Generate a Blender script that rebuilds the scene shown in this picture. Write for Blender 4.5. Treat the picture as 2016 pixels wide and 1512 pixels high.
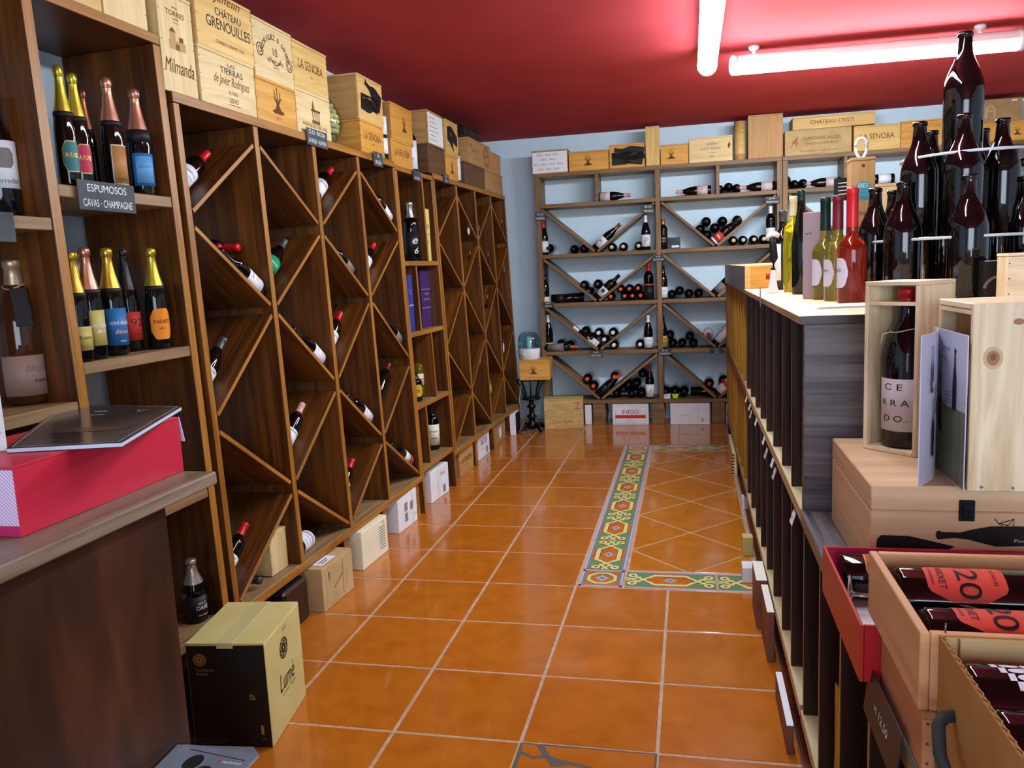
import bpy, bmesh, math, random
from mathutils import Matrix, Vector
random.seed(7)
sc = bpy.context.scene
for o in list(bpy.data.objects):
    bpy.data.objects.remove(o)
COL = sc.collection

# ------------------------------------------------------------------ camera
FPX = 1586.4
CAM = Vector((1.360, -2.246, 1.438))
_p, _y, _r = .1393, -.2213, -.0459
_cy, _sy, _cp, _sp, _cr, _sr = math.cos(_y), math.sin(_y), math.cos(_p), math.sin(_p), math.cos(_r), math.sin(_r)
FW = Vector((_sy*_cp, _cy*_cp, -_sp))
_ri = Vector((_cy, -_sy, 0)); _up = _ri.cross(FW)
RI = _ri*_cr + _up*_sr
UP = -_ri*_sr + _up*_cr
cd = bpy.data.cameras.new('camera'); cam = bpy.data.objects.new('camera', cd); COL.objects.link(cam)
cd.sensor_width = 36; cd.lens = 36*FPX/2016; cd.clip_start = .05
M = Matrix.Identity(4)
for i in range(3):
    M[i][0], M[i][1], M[i][2], M[i][3] = RI[i], UP[i], -FW[i], CAM[i]
cam.matrix_world = M
sc.camera = cam

# ------------------------------------------------------------------ colour, world, daylight
vs = sc.view_settings
vs.view_transform = 'Standard'; vs.look = 'None'; vs.gamma = 1; vs.use_curve_mapping = False
vs.exposure = 1.32
sc.cycles.use_denoising = True
sc.cycles.max_bounces = 8; sc.cycles.transparent_max_bounces = 16
sc.cycles.sample_clamp_indirect = 6
w = bpy.data.worlds.new('sky'); sc.world = w; w.use_nodes = True
bgn = w.node_tree.nodes['Background']; bgn.inputs[0].default_value = (.62, .78, 1, 1); bgn.inputs[1].default_value = 1.2
TUBE_POWER = 21.0
def area_light(name, loc, rot, sx, sy, power, col):
    l = bpy.data.lights.new(name, 'AREA'); l.shape = 'RECTANGLE'; l.size = sx; l.size_y = sy; l.energy = power; l.color = col
    o = bpy.data.objects.new(name, l); COL.objects.link(o); o.location = loc; o.rotation_euler = rot
    return o
# daylight that enters by the shop window in the street wall behind the camera
area_light('window_daylight', (2.2, -4.93, 1.55), (math.radians(90), 0, 0), 2.4, 2.0, 40, (.78, .89, 1))

# ------------------------------------------------------------------ planes: pixel -> point on a real plane
def ray(x, y): return FW*FPX + RI*(x-1008) - UP*(y-756)
def onZ(x, y, z): d = ray(x, y); return CAM + d*((z-CAM.z)/d.z)
def onX(x, y, v): d = ray(x, y); return CAM + d*((v-CAM.x)/d.x)
def onY(x, y, v): d = ray(x, y); return CAM + d*((v-CAM.y)/d.y)
def onP(x, y, p, n):
    d = ray(x, y); return CAM + d*((p-CAM).dot(n)/d.dot(n))
def proj(P):
    d = Vector(P)-CAM; z = d.dot(FW); return (1008+FPX*d.dot(RI)/z, 756-FPX*d.dot(UP)/z)
XL, AL, LEAN = -.28735, .025, -.0272          # front of the left racks: x = XL + AL*y + LEAN*z
def LS(x, y, off=0): return onP(x, y, Vector((XL-off, 0, 0)), Vector((1, -AL, -LEAN)))
def lsx(y, z): return XL + AL*y + LEAN*z
YB, AB = 5.049, .0057                          # front of the back rack
def BS(x, y, off=0): return onP(x, y, Vector((0, YB+off, 0)), Vector((-AB, 1, 0)))

# ------------------------------------------------------------------ materials
MATS = {}
def lin(c): return tuple(((v/255)/12.92 if v/255 <= .04045 else ((v/255+.055)/1.055)**2.4) for v in c)
def mat(name, rgb=(128,128,128), rough=.5, metal=0, spec=.5, trans=0, emit=None, estr=0, coat=0, alpha=1, ior=1.45):
    if name in MATS: return MATS[name]
    m = bpy.data.materials.new(name); m.use_nodes = True; MATS[name] = m
    b = m.node_tree.nodes['Principled BSDF']
    b.inputs['Base Color'].default_value = (*lin(rgb), 1); b.inputs['Roughness'].default_value = rough
    b.inputs['Metallic'].default_value = metal; b.inputs['Specular IOR Level'].default_value = spec
    b.inputs['Transmission Weight'].default_value = trans; b.inputs['Coat Weight'].default_value = coat
    b.inputs['IOR'].default_value = ior; b.inputs['Alpha'].default_value = alpha
    if emit: b.inputs['Emission Color'].default_value = (*lin(emit), 1); b.inputs['Emission Strength'].default_value = estr
    return m
def nd(nt, t, **k):
    n = nt.nodes.new(t)
    for a, v in k.items(): setattr(n, a, v)
    return n
def vary(name, c1, c2, rough=.5, scale=6, stretch=(1,1,1), detail=4, dist=0, bump=0, space='UV', spec=.5, coat=0, contrast=(.35,.7), rvar=0, randomise=0, c3=None):
    """two-tone procedural surface: noise stretched along the piece (grain) or even (paint, card, stone)"""
    if name in MATS: return MATS[name]
    m = mat(name, c1, rough, spec=spec, coat=coat); nt = m.node_tree; b = nt.nodes['Principled BSDF']
    tc = nd(nt, 'ShaderNodeTexCoord'); mp = nd(nt, 'ShaderNodeMapping'); nt.links.new(tc.outputs[space], mp.inputs['Vector'])
    mp.inputs['Scale'].default_value = [scale*s for s in stretch]
    if randomise:
        oi = nd(nt, 'ShaderNodeObjectInfo'); cx = nd(nt, 'ShaderNodeMath', operation='MULTIPLY'); cx.inputs[1].default_value = 53
        nt.links.new(oi.outputs['Random'], cx.inputs[0]); cb = nd(nt, 'ShaderNodeCombineXYZ')
        for i in range(3): nt.links.new(cx.outputs[0], cb.inputs[i])
        nt.links.new(cb.outputs[0], mp.inputs['Location'])
    no = nd(nt, 'ShaderNodeTexNoise'); no.inputs['Scale'].default_value = 1; no.inputs['Detail'].default_value = detail; no.inputs['Distortion'].default_value = dist
    nt.links.new(mp.outputs[0], no.inputs['Vector'])
    rp = nd(nt, 'ShaderNodeValToRGB'); e = rp.color_ramp.elements
    e[0].position, e[1].position = contrast; e[0].color = (*lin(c1), 1); e[1].color = (*lin(c2), 1)
    if c3: q = rp.color_ramp.elements.new((contrast[0]+contrast[1])/2); q.color = (*lin(c3), 1)
    nt.links.new(no.outputs[0], rp.inputs[0]); out = rp.outputs[0]
    if randomise:
        hs = nd(nt, 'ShaderNodeHueSaturation'); mr = nd(nt, 'ShaderNodeMapRange')
        mr.inputs['To Min'].default_value = 1-randomise; mr.inputs['To Max'].default_value = 1+randomise
        nt.links.new(oi.outputs['Random'], mr.inputs[0]); nt.links.new(mr.outputs[0], hs.inputs['Value']); nt.links.new(out, hs.inputs['Color']); out = hs.outputs[0]
    nt.links.new(out, b.inputs['Base Color'])
    if rvar:
        mr = nd(nt, 'ShaderNodeMapRange'); mr.inputs['To Min'].default_value = rough-rvar; mr.inputs['To Max'].default_value = rough+rvar
        nt.links.new(no.outputs[0], mr.inputs[0]); nt.links.new(mr.outputs[0], b.inputs['Roughness'])
    if bump:
        bp = nd(nt, 'ShaderNodeBump'); bp.inputs['Strength'].default_value = bump; bp.inputs['Distance'].default_value = .002
        nt.links.new(no.outputs[0], bp.inputs['Height']); nt.links.new(bp.outputs[0], b.inputs['Normal'])
    return m
def wood(name, c1, c2, rough=.45, scale=2.2, bump=.15, rnd=.12, dist=.7, cross=16, spec=.4, contrast=(.3,.72), stave=0):
    m = vary(name, c1, c2, rough, scale, (1, cross, 1), 5, dist, bump, 'UV', spec, 0, contrast, .08, rnd)
    if stave:                  # edge-glued staves, each its own tone, with a thin dark glue line
        nt = m.node_tree; b = nt.nodes['Principled BSDF']; src = b.inputs['Base Color'].links[0].from_socket
        tc = nd(nt, 'ShaderNodeTexCoord'); sp = nd(nt, 'ShaderNodeSeparateXYZ'); nt.links.new(tc.outputs['UV'], sp.inputs[0])
        dv = nd(nt, 'ShaderNodeMath', operation='DIVIDE'); dv.inputs[1].default_value = stave; nt.links.new(sp.outputs[1], dv.inputs[0])
        flr = nd(nt, 'ShaderNodeMath', operation='FLOOR'); nt.links.new(dv.outputs[0], flr.inputs[0])
        wn_ = nd(nt, 'ShaderNodeTexWhiteNoise', noise_dimensions='1D'); nt.links.new(flr.outputs[0], wn_.inputs['W'])
        fr_ = nd(nt, 'ShaderNodeMath', operation='FRACT'); nt.links.new(dv.outputs[0], fr_.inputs[0])
        lt = nd(nt, 'ShaderNodeMath', operation='LESS_THAN'); lt.inputs[1].default_value = .025; nt.links.new(fr_.outputs[0], lt.inputs[0])
        mr = nd(nt, 'ShaderNodeMapRange'); mr.inputs['To Min'].default_value = .72; mr.inputs['To Max'].default_value = 1.2; nt.links.new(wn_.outputs['Value'], mr.inputs[0])
        ml = nd(nt, 'ShaderNodeMath', operation='MULTIPLY_ADD'); ml.inputs[1].default_value = -.35; nt.links.new(lt.outputs[0], ml.inputs[0]); nt.links.new(mr.outputs[0], ml.inputs[2])
        hs = nd(nt, 'ShaderNodeHueSaturation'); nt.links.new(ml.outputs[0], hs.inputs['Value']); nt.links.new(src, hs.inputs['Color']); nt.links.new(hs.outputs[0], b.inputs['Base Color'])
    return m
def thin_glass(name, tint=(255,255,255), gloss=.12, rough=.02):
    if name in MATS: return MATS[name]
    m = bpy.data.materials.new(name); m.use_nodes = True; MATS[name] = m; nt = m.node_tree; nt.nodes.clear()
    o = nd(nt, 'ShaderNodeOutputMaterial'); mx = nd(nt, 'ShaderNodeMixShader'); t = nd(nt, 'ShaderNodeBsdfTransparent'); g = nd(nt, 'ShaderNodeBsdfGlossy')
    t.inputs[0].default_value = (*lin(tint), 1); g.inputs['Roughness'].default_value = rough
    lw = nd(nt, 'ShaderNodeLayerWeight'); lw.inputs['Blend'].default_value = .35
    ad = nd(nt, 'ShaderNodeMath', operation='MULTIPLY_ADD'); ad.inputs[1].default_value = .6; ad.inputs[2].default_value = gloss*.3; ad.use_clamp = True
    nt.links.new(lw.outputs['Fresnel'], ad.inputs[0]); nt.links.new(ad.outputs[0], mx.inputs[0])
    nt.links.new(t.outputs[0], mx.inputs[1]); nt.links.new(g.outputs[0], mx.inputs[2]); nt.links.new(mx.outputs[0], o.inputs[0])
    return m

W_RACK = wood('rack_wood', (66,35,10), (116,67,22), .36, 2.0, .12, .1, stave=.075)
W_EDGE = wood('rack_front_edge_lit_wood', (132,82,24), (176,122,46), .42, 2.5, .1, .08)  # unstained front edges, with the light falling on them put into the tone
W_SHELF = wood('dusty_shelf_wood', (120,92,58), (158,128,88), .55, 2.2, .15, .08)
W_BACK = wood('back_rack_wood', (104,78,48), (146,112,72), .5, 2.2, .12, .08)
W_PINE = wood('crate_pine', (196,158,88), (222,186,118), .55, 2.4, .1, .07, 1.2, 12)
W_PALE = wood('crate_pale_pine', (206,178,122), (230,206,154), .55, 2.0, .1, .05, 1.5, 10)
W_ORNG = wood('crate_orange_pine', (196,136,50), (220,166,78), .5, 2.2, .1, .06, 1.2, 12)
W_TAN = wood('crate_tan_wood', (168,124,72), (194,150,94), .55, 2.4, .1, .07, 1.0, 12)
W_BROWN = wood('crate_dark_brown', (84,58,38), (112,80,52), .55, 2.0, .1, .08)
W_RAW = wood('raw_spruce', (206,176,128), (240,222,186), .5, 1.5, .08, .04, 2.6, 9, contrast=(.25,.62))
W_CRT = wood('shaded_raw_crate', (196,142,92), (222,176,124), .5, 1.8, .08, .04, 1.4, 10)  # pale raw wood, shade on the open crate put into a deeper tone
W_CRB = wood('red_brown_crate', (176,112,72), (204,144,98), .5, 1.8, .08, .04, 1.4, 10)
W_CASE = wood('magnum_case_wood', (196,156,116), (222,188,148), .5, 2.0, .08, .03, .8, 14)
W_PLY = wood('plywood', (186,152,84), (214,184,120), .6, 5, .15, .05, 2.5, 3)
W_DARK = wood('counter_dark_stain', (34,20,16), (58,32,24), .35, 2.0, .15, .15)
W_DARKF = wood('counter_lath_edge', (140,104,74), (180,142,106), .5, 2.0, .1, .1)
W_AMBER = wood('counter_amber_lit_lath', (130,84,14), (176,124,30), .5, 2.2, .12, .2)  # amber light on the far laths is put into their wood colour
W_BLUE = wood('counter_end_panel_sheen', (62,58,62), (118,112,114), .42, 2.6, .3, .02, .5, 22)  # grey-blue reflection on the end panel is put into its colour
W_TOP = wood('counter_top_wood', (214,184,140), (236,210,170), .5, 2.0, .1, .05)
W_LEFTC = vary('left_counter_stain', (36,22,16), (92,54,34), .42, 2.6, (.7,3.2,1), 8, .5, .2, 'UV', .4, 0, (.28,.78), .08, 0, (62,36,24))
W_SLAB = wood('grey_weathered_slab', (96,84,66), (146,128,108), .4, 2.2, .5, .05, .6, 9)
CARD = vary('cardboard', (178,150,102), (194,166,118), .75, 9, (1,1,1), 2, 0, 0, 'UV', .2, 0, (.3,.7), 0, .04)
CARD_Y = vary('cream_carton', (196,184,116), (206,194,128), .6, 7, (1,1,1), 2, 0, 0, 'UV', .3)
CARD_K = vary('black_carton', (20,17,15), (26,22,19), .45, 7, (1,1,1), 2, 0, 0, 'UV', .4)
CARD_W = vary('white_carton', (222,224,226), (232,234,236), .6, 7, (1,1,1), 2, 0, 0, 'UV', .3)
CARD_C = vary('pale_yellow_carton', (226,220,188), (236,230,200), .6, 7, (1,1,1), 2, 0, 0, 'UV', .3)
CARD_B = vary('brown_carton', (154,124,84), (168,136,94), .7, 9, (1,1,1), 2, 0, 0, 'UV', .2)
PAPER = mat('white_paper', (232,234,238), .6, spec=.3)
INK = mat('black_ink', (24,22,22), .5, spec=.3)
INK_B = mat('branded_brown_print', (104,62,30), .7, spec=.1)
INK_S = mat('soft_brown_print', (120,84,46), .7, spec=.1)
INK_G = mat('grey_print', (110,110,112), .6, spec=.2)
INK_R = mat('red_print', (206,48,34), .55, spec=.3)
GOLD_P = mat('gold_print', (196,160,74), .35, .6)
CHALK = mat('chalk', (226,228,228), .8, spec=.1)
SLATE = vary('slate_board', (52,58,62), (74,82,86), .6, 12, (1,1,1), 3, 0, 0, 'UV', .3)
GLASS_D = mat('dark_bottle_glass', (7,8,8), .045, spec=.55)
GLASS_G = mat('black_green_bottle_glass', (8,14,9), .05, spec=.55)
GLASS_B = mat('smoked_amber_bottle_glass', (8,6,6), .035, spec=.6, coat=.2)
GLASS_ROSE = mat('rose_wine_glass', (196,54,26), .03, trans=.82, spec=.5)
GLASS_PINK = mat('pale_rose_wine_glass', (122,72,40), .03, trans=.75, spec=.5)
GLASS_WHITE = mat('white_wine_glass', (168,160,66), .03, trans=.8, spec=.5)
GLASS_YEL = mat('yellow_liquor_glass', (206,190,30), .03, trans=.8, spec=.5)
GLASS_CLEAR = thin_glass('clear_glass')
ACRYL = thin_glass('clear_acrylic', (236,242,246), .5)
BLUE_CLEAR = thin_glass('blue_clear_plastic', (196,232,242), .3)
def foil(name, rgb, rough=.32, metal=.75): return mat('foil_'+name, rgb, rough, metal)
CAPS = {'red': mat('capsule_red', (190,22,28), .32), 'darkred': mat('capsule_dark_red', (110,26,34), .32), 'black': mat('capsule_black', (18,17,18), .35),
  'white': mat('capsule_white', (226,228,232), .4), 'pink': mat('capsule_pink_white', (206,150,148), .4), 'gold': foil('gold', (206,168,60)), 'yellow': foil('yellow', (198,180,62)),
  'rosegold': foil('rose_gold', (196,138,112)), 'silver': foil('silver', (196,190,180)), 'copper': foil('copper', (176,116,72)), 'grey': mat('capsule_grey', (76,78,78), .4, .4),
  'green': mat('capsule_dark_green', (10,40,32), .35), 'orange': mat('capsule_orange', (218,84,48), .4), 'cream': mat('capsule_cream', (214,200,160), .4), 'champ': foil('champagne', (186,160,132), .4)}
LAB = {}
def labmat(k, rgb, rough=.5, metal=0):
    LAB[k] = mat('label_'+k, rgb, rough, metal, spec=.3); return LAB[k]
for k, c in dict(white=(228,230,236), cream=(222,214,190), pinkish=(206,190,190), teal=(52,112,110), crimson=(176,40,70), blue=(44,104,160), skyblue=(92,150,196), orange=(226,134,24),
                 red=(196,58,48), scarlet=(214,74,60), black=(26,26,28), grey=(120,116,112), gilt=(186,172,96), goldbeige=(206,176,110), ochre=(196,164,50), art=(170,120,66), mauve=(160,128,116), lilac=(196,190,206), green=(20,150,96)).items(): labmat(k, c)

# ------------------------------------------------------------------ geometry
class G:
    def __init__(s): s.v = []; s.f = []; s.uv = []; s.mi = []; s.sm = []
    def face(s, idx, uv=None, mi=0, sm=False):
        s.f.append(tuple(idx)); s.uv.append(uv or [(s.v[i][0], s.v[i][1]) for i in idx]); s.mi.append(mi); s.sm.append(sm)
    def box(s, lo, hi, c=.0015, mi=0, T=None, front=None, fmi=1, grain=None):
        """chamfered box; front = (axis, sign) gets material fmi"""
        lo = [min(a, b) for a, b in zip(lo, hi)] if True else lo
        hi = [max(a, b) for a, b in zip(lo, hi)]
        d = [hi[i]-lo[i] for i in range(3)]; c = min(c, min(d)*.4)
        L = grain if grain is not None else d.index(max(d)); off = (random.uniform(0, 40), random.uniform(0, 40))
        ctr = Vector([(lo[i]+hi[i])/2 for i in range(3)]); idx = {}; P = []
        base = len(s.v)
        for sx in (0, 1):
            for sy in (0, 1):
                for sz in (0, 1):
                    sg = (sx, sy, sz)
                    for a in range(3):
                        p = [(hi[i] if sg[i] else lo[i]) for i in range(3)]
                        for i in range(3):
                            if i != a: p[i] += (-c if sg[i] else c)
                        idx[(sg, a)] = base+len(P); P.append(Vector(p))
        for p in P: s.v.append(tuple(T @ p) if T else tuple(p))
        def add(keys, m):
            ids = [idx[k] for k in keys]; q = [P[i-base] for i in ids]
            n = (q[1]-q[0]).cross(q[2]-q[0]); cc = sum(q, Vector())/len(q)
            if n.dot(cc-ctr) < 0: ids.reverse(); q.reverse(); n = -n
            ax = max(range(3), key=lambda i: abs(n[i]))
            if ax == L: a, b = [i for i in range(3) if i != ax]; k = .15
            else: a = L; b = [i for i in range(3) if i != ax and i != L][0]; k = 1
            s.face(ids, [(pp[a]*k+off[0], pp[b]+pp[ax]*.37+off[1]) for pp in q], m)
        def sg(**k): return
        for a in range(3):
            o = [i for i in range(3) if i != a]
            for sa in (0, 1):
                ks = []
                for (b, cc) in ((0,0), (1,0), (1,1), (0,1)):
                    t = [0,0,0]; t[a] = sa; t[o[0]] = b; t[o[1]] = cc; ks.append((tuple(t), a))
                add(ks, fmi if front and front[0] == a and (front[1] > 0) == (sa == 1) else mi)
        for a in range(3):
            b, cc = [i for i in range(3) if i != a]
            for sb in (0, 1):
                for sc_ in (0, 1):
                    t0 = [0,0,0]; t0[b] = sb; t0[cc] = sc_; t1 = list(t0); t1[a] = 1
                    t0, t1 = tuple(t0), tuple(t1)
                    add([(t0, b), (t1, b), (t1, cc), (t0, cc)], mi)
        for sx in (0, 1):
            for sy in (0, 1):
                for sz in (0, 1): add([((sx,sy,sz), 0), ((sx,sy,sz), 1), ((sx,sy,sz), 2)], mi)
        return s
    def prism(s, poly, z0, z1, c=0, mi=0, T=None, side_mi=None, top_only=False):
        n = len(poly); area = sum(poly[i][0]*poly[(i+1)%n][1]-poly[(i+1)%n][0]*poly[i][1] for i in range(n))
        if area < 0: poly = poly[::-1]
        off = (random.uniform(0, 40), random.uniform(0, 40))
        def put(pl, z):
            b = len(s.v)
            for x, y in pl:
                p = Vector((x, y, z)); s.v.append(tuple(T @ p) if T else tuple(p))
            return list(range(b, b+n))
        uv = lambda pl: [(x+off[0], y+off[1]) for x, y in pl]
        if top_only:
            t = put(poly, z1); s.face(t, uv(poly), mi); return s
        ins = inset(poly, c) if c else poly
        b0 = put(poly, z0); m0 = put(poly, z1-c); t = put(ins, z1) if c else m0
        s.face(t, uv(ins), mi); s.face(b0[::-1], uv(poly[::-1]), mi)
        sm_ = mi if side_mi is None else side_mi
        for i in range(n):
            j = (i+1) % n; l = math.dist(poly[i], poly[j]); u = [(off[0], z0), (off[0]+l, z0), (off[0]+l, z1), (off[0], z1)]
            s.face([b0[i], b0[j], m0[j], m0[i]], u, sm_)
            if c: s.face([m0[i], m0[j], t[j], t[i]], u, sm_)
        return s
    def lathe(s, prof, n=20, mi=0, T=None, a0=0, a1=2*math.pi, smooth=True):
        full = abs(a1-a0-2*math.pi) < 1e-6; k = n if full else n+1; rows = []
        for r, z in prof:
            if r < 1e-6:
                s.v.append(tuple(T @ Vector((0,0,z)) if T else (0,0,z))); rows.append([len(s.v)-1]*k); continue
            b = len(s.v)
            for i in range(k):
                a = a0+(a1-a0)*i/n; p = Vector((r*math.cos(a), r*math.sin(a), z)); s.v.append(tuple(T @ p) if T else tuple(p))
            rows.append(list(range(b, b+k)))
        for q in range(len(prof)-1):
            for i in range(n):
                j = (i+1) % k; ids = [rows[q][i], rows[q][j], rows[q+1][j], rows[q+1][i]]; u = []
                uvs = [(i/n, prof[q][1]), ((i+1)/n, prof[q][1]), ((i+1)/n, prof[q+1][1]), (i/n, prof[q+1][1])]
                o = []
                for x, y in zip(ids, uvs):
                    if x not in o: o.append(x); u.append(y)
                if len(o) > 2: s.face(o, u, mi, smooth)
        return s
    def tube(s, path, r, n=8, mi=0, closed=False, cap=True):
        path = [Vector(p) for p in path]; rows = []; N = len(path); up = Vector((0, 0, 1))
        rr = r if isinstance(r, (list, tuple)) else [r]*N
        for i, p in enumerate(path):
            d = (path[(i+1) % N]-path[i-1]) if closed else (path[min(i+1, N-1)]-path[max(i-1, 0)]); d.normalize()
            a = d.cross(up)
            if a.length < .05: a = d.cross(Vector((1, 0, 0)))
            a.normalize(); b = d.cross(a); base = len(s.v)
            for k in range(n):
                t = 2*math.pi*k/n; s.v.append(tuple(p+a*math.cos(t)*rr[i]-b*math.sin(t)*rr[i]))
            rows.append(list(range(base, base+n)))
        for i in range(N if closed else N-1):
            A, B = rows[i], rows[(i+1) % N]
            for k in range(n): s.face([A[k], A[(k+1) % n], B[(k+1) % n], B[k]], None, mi, True)
        if cap and not closed: s.face(rows[0][::-1], None, mi); s.face(rows[-1], None, mi)
        return s
    def ribbon(s, path, w, z, mi=0, closed=False):
        N = len(path); L = []; R = []
        for i, (x, y) in enumerate(path):
            a = path[i-1] if (closed or i > 0) else path[i]; b = path[(i+1) % N] if (closed or i < N-1) else path[i]
            d = Vector((b[0]-a[0], b[1]-a[1])); d.normalize(); nx, ny = -d.y*w/2, d.x*w/2
            s.v.append((x+nx, y+ny, z)); L.append(len(s.v)-1); s.v.append((x-nx, y-ny, z)); R.append(len(s.v)-1)
        for i in range(N if closed else N-1):
            j = (i+1) % N; s.face([R[i], R[j], L[j], L[i]], None, mi)
        return s
    def raw(s, vs_, fs, T=None, mi=0):
        b = len(s.v)
        for p in vs_: s.v.append(tuple(T @ Vector(p)) if T else tuple(p))
        for f in fs: s.face([b+i for i in f], None, mi)
        return s
    def mesh(s, name, mats):
        me = bpy.data.meshes.new(name); me.from_pydata(s.v, [], s.f)
        ul = me.uv_layers.new(name='UVMap'); k = 0
        flat = [c for u in s.uv for p in u for c in p]
        if len(flat) == 2*len(me.loops): ul.data.foreach_set('uv', flat)
        me.polygons.foreach_set('material_index', s.mi); me.polygons.foreach_set('use_smooth', s.sm)
        for m in (mats if isinstance(mats, (list, tuple)) else [mats]): me.materials.append(m)
        me.update(); return me
def inset(poly, c):
    n = len(poly); out = []
    for i in range(n):
        p0, p1, p2 = Vector(poly[i-1]), Vector(poly[i]), Vector(poly[(i+1) % n])
        a = (p1-p0).normalized(); b = (p2-p1).normalized(); na = Vector((-a.y, a.x)); nb = Vector((-b.y, b.x))
        m = (na+nb); k = c/max(.25, (1+na.dot(nb))); out.append((p1.x+m.x*k, p1.y+m.y*k))
    return out
def clip(poly, a, b, c):       # keep a*x+b*y <= c
    out = []
    for i in range(len(poly)):
        p, q = poly[i-1], poly[i]; dp, dq = a*p[0]+b*p[1]-c, a*q[0]+b*q[1]-c
        if (dp <= 0) != (dq <= 0):
            t = dp/(dp-dq); out.append((p[0]+t*(q[0]-p[0]), p[1]+t*(q[1]-p[1])))
        if dq <= 0: out.append(q)
    return out

def link(name, data, parent=None, loc=None, mx=None):
    o = bpy.data.objects.new(name, data); COL.objects.link(o)
    if parent: o.parent = parent
    if mx is not None: o.matrix_local = mx if not parent else mx
    elif loc is not None: o.location = loc
    return o
def part(name, g, mats, parent=None, loc=None, mx=None, label=None):
    o = link(name, g if isinstance(g, bpy.types.Mesh) else g.mesh(name, mats), parent, loc, mx)
    if label: o['label'] = label
    return o
def tag(o, label, cat, group=None):
    o['label'] = label; o['category'] = cat
    if group: o['group'] = group
    return o
def thing(name, label, cat, mx=None, loc=None, group=None):
    o = link(name, None, None, loc, mx); o.empty_display_size = .05; return tag(o, label, cat, group)
def struct(o): o['kind'] = 'structure'; return o
def frame(p, x, y):           # matrix from origin and two axes (right, into)
    x = Vector(x).normalized(); y = Vector(y).normalized(); z = x.cross(y); m = Matrix.Identity(4)
    for i in range(3): m[i][0], m[i][1], m[i][2], m[i][3] = x[i], y[i], z[i], p[i]
    return m
def F_left(p): return frame(p, (AL, 1, 0), (-1, AL, 0))
def F_back(p): return frame(p, (1, AB, 0), (-AB, 1, 0))
def F_right(p): return frame(p, (0, -1, 0), (1, 0, 0))

# ---- flat print
TXT = {}
def text_geo(t, h, w=None, shear=0, bold=0):
    k = (t, shear, bold)
    if k not in TXT:
        c = bpy.data.curves.new('lettering', 'FONT'); c.body = t; c.size = 1; c.align_x = 'CENTER'; c.align_y = 'CENTER'; c.resolution_u = 4; c.shear = shear; c.offset = bold
        o = bpy.data.objects.new('lettering', c); me = bpy.data.meshes.new_from_object(o)
        TXT[k] = ([tuple(v.co) for v in me.vertices], [tuple(p.vertices) for p in me.polygons])
        bpy.data.objects.remove(o); bpy.data.meshes.remove(me); bpy.data.curves.remove(c)
    v, f = TXT[k]
    if not v: return [], []
    xs = [p[0] for p in v]; ys = [p[1] for p in v]; sx = sy = h/.72
    if w: sx = w/max(1e-6, max(xs)-min(xs))
    cx, cy = (max(xs)+min(xs))/2, (max(ys)+min(ys))/2
    return [((p[0]-cx)*sx, (p[1]-cy)*sy, 0) for p in v], f
UPR = Matrix(((1,0,0,0), (0,0,-1,0), (0,1,0,0), (0,0,0,1)))     # XY print plane -> XZ plane facing -Y
def print_on(parent, items, y=-.0008, name='lettering', F=None):
    """items: ('t', text, x, z, h, w, mat, shear) | ('p', [(x,z)...], mat) | ('l', [(x,z)...], width, mat)"""
    by = {}
    for it in items:
        m = it[6] if it[0] == 't' else it[-1]; g = by.setdefault(m.name, (G(), m))[0]
        if it[0] == 't':
            v, f = text_geo(it[1], it[4], it[5], it[7] if len(it) > 7 else 0)
            g.raw(v, f, Matrix.Translation((it[2], y, it[3])) @ UPR @ Matrix.Rotation(it[8] if len(it) > 8 else 0, 4, 'Z'))
        elif it[0] == 'p':
            n = len(it[1]); pl = it[1]
            if sum(pl[i][0]*pl[(i+1)%n][1]-pl[(i+1)%n][0]*pl[i][1] for i in range(n)) < 0: pl = pl[::-1]
            g.raw([(a, y*.9, b) for a, b in pl], [tuple(range(n))])
        else:
            g2 = G().ribbon(it[1], it[2], 0); g.raw(g2.v, g2.f, Matrix.Translation((0, y, 0)) @ UPR)
    for k, (g, m) in by.items():
        o = part(name, g, m, parent)
        if F is not None: o.matrix_local = F
def circ(x, z, r, n=20, rz=None): return [(x+r*math.cos(2*math.pi*i/n), z+(rz or r)*math.sin(2*math.pi*i/n)) for i in range(n+1)]
def rect(x0, z0, x1, z1): return [(x0,z0), (x1,z0), (x1,z1), (x0,z1)]

# ================================================================== the room
ZC = 2.65; YW = 5.36; XW = -.70; XE = 5.2; YS = -4.9
PAINT = vary('bluish_white_paint', (208,231,244), (216,237,248), .6, 3, (1,1,1), 3, 0, .03, 'Object', .25)
CEIL = vary('dark_red_ceiling_paint', (166,60,64), (176,66,72), .85, 2, (1,1,1), 3, 0, .03, 'Object', .06)
GROUT = vary('floor_grout', (176,146,122), (198,170,146), .55, 30, (1,1,1), 3, 0, .3, 'Object', .3)
fl = struct(part('floor', G().box((XW-.1, YS-.1, -.08), (XE+.1, YW+.1, -.0018), .001), GROUT))
struct(part('ceiling', G().box((XW-.1, YS-.1, ZC), (XE+.1, YW+.1, ZC+.08), .001), CEIL))
struct(part('wall_left', G().box((XW-.1, YS-.1, 0), (XW, YW+.1, ZC), .001), PAINT))
struct(part('wall_back', G().box((XW, YW, 0), (XE, YW+.1, ZC), .001), PAINT))
struct(part('wall_right', G().box((XE, YS-.1, 0), (XE+.1, YW+.1, ZC), .001), PAINT))
g = G(); g.box((XW, YS-.1, 0), (.4, YS, ZC), .001); g.box((4.0, YS-.1, 0), (XE, YS, ZC), .001); g.box((.4, YS-.1, 0), (4.0, YS, .5), .001); g.box((.4, YS-.1, 2.55), (4.0, YS, ZC), .001)
struct(part('wall_street', g, PAINT))
g = G()
for x in (.42, 2.2, 3.98): g.box((x-.025, YS-.07, .5), (x+.025, YS-.02, 2.55))
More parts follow.
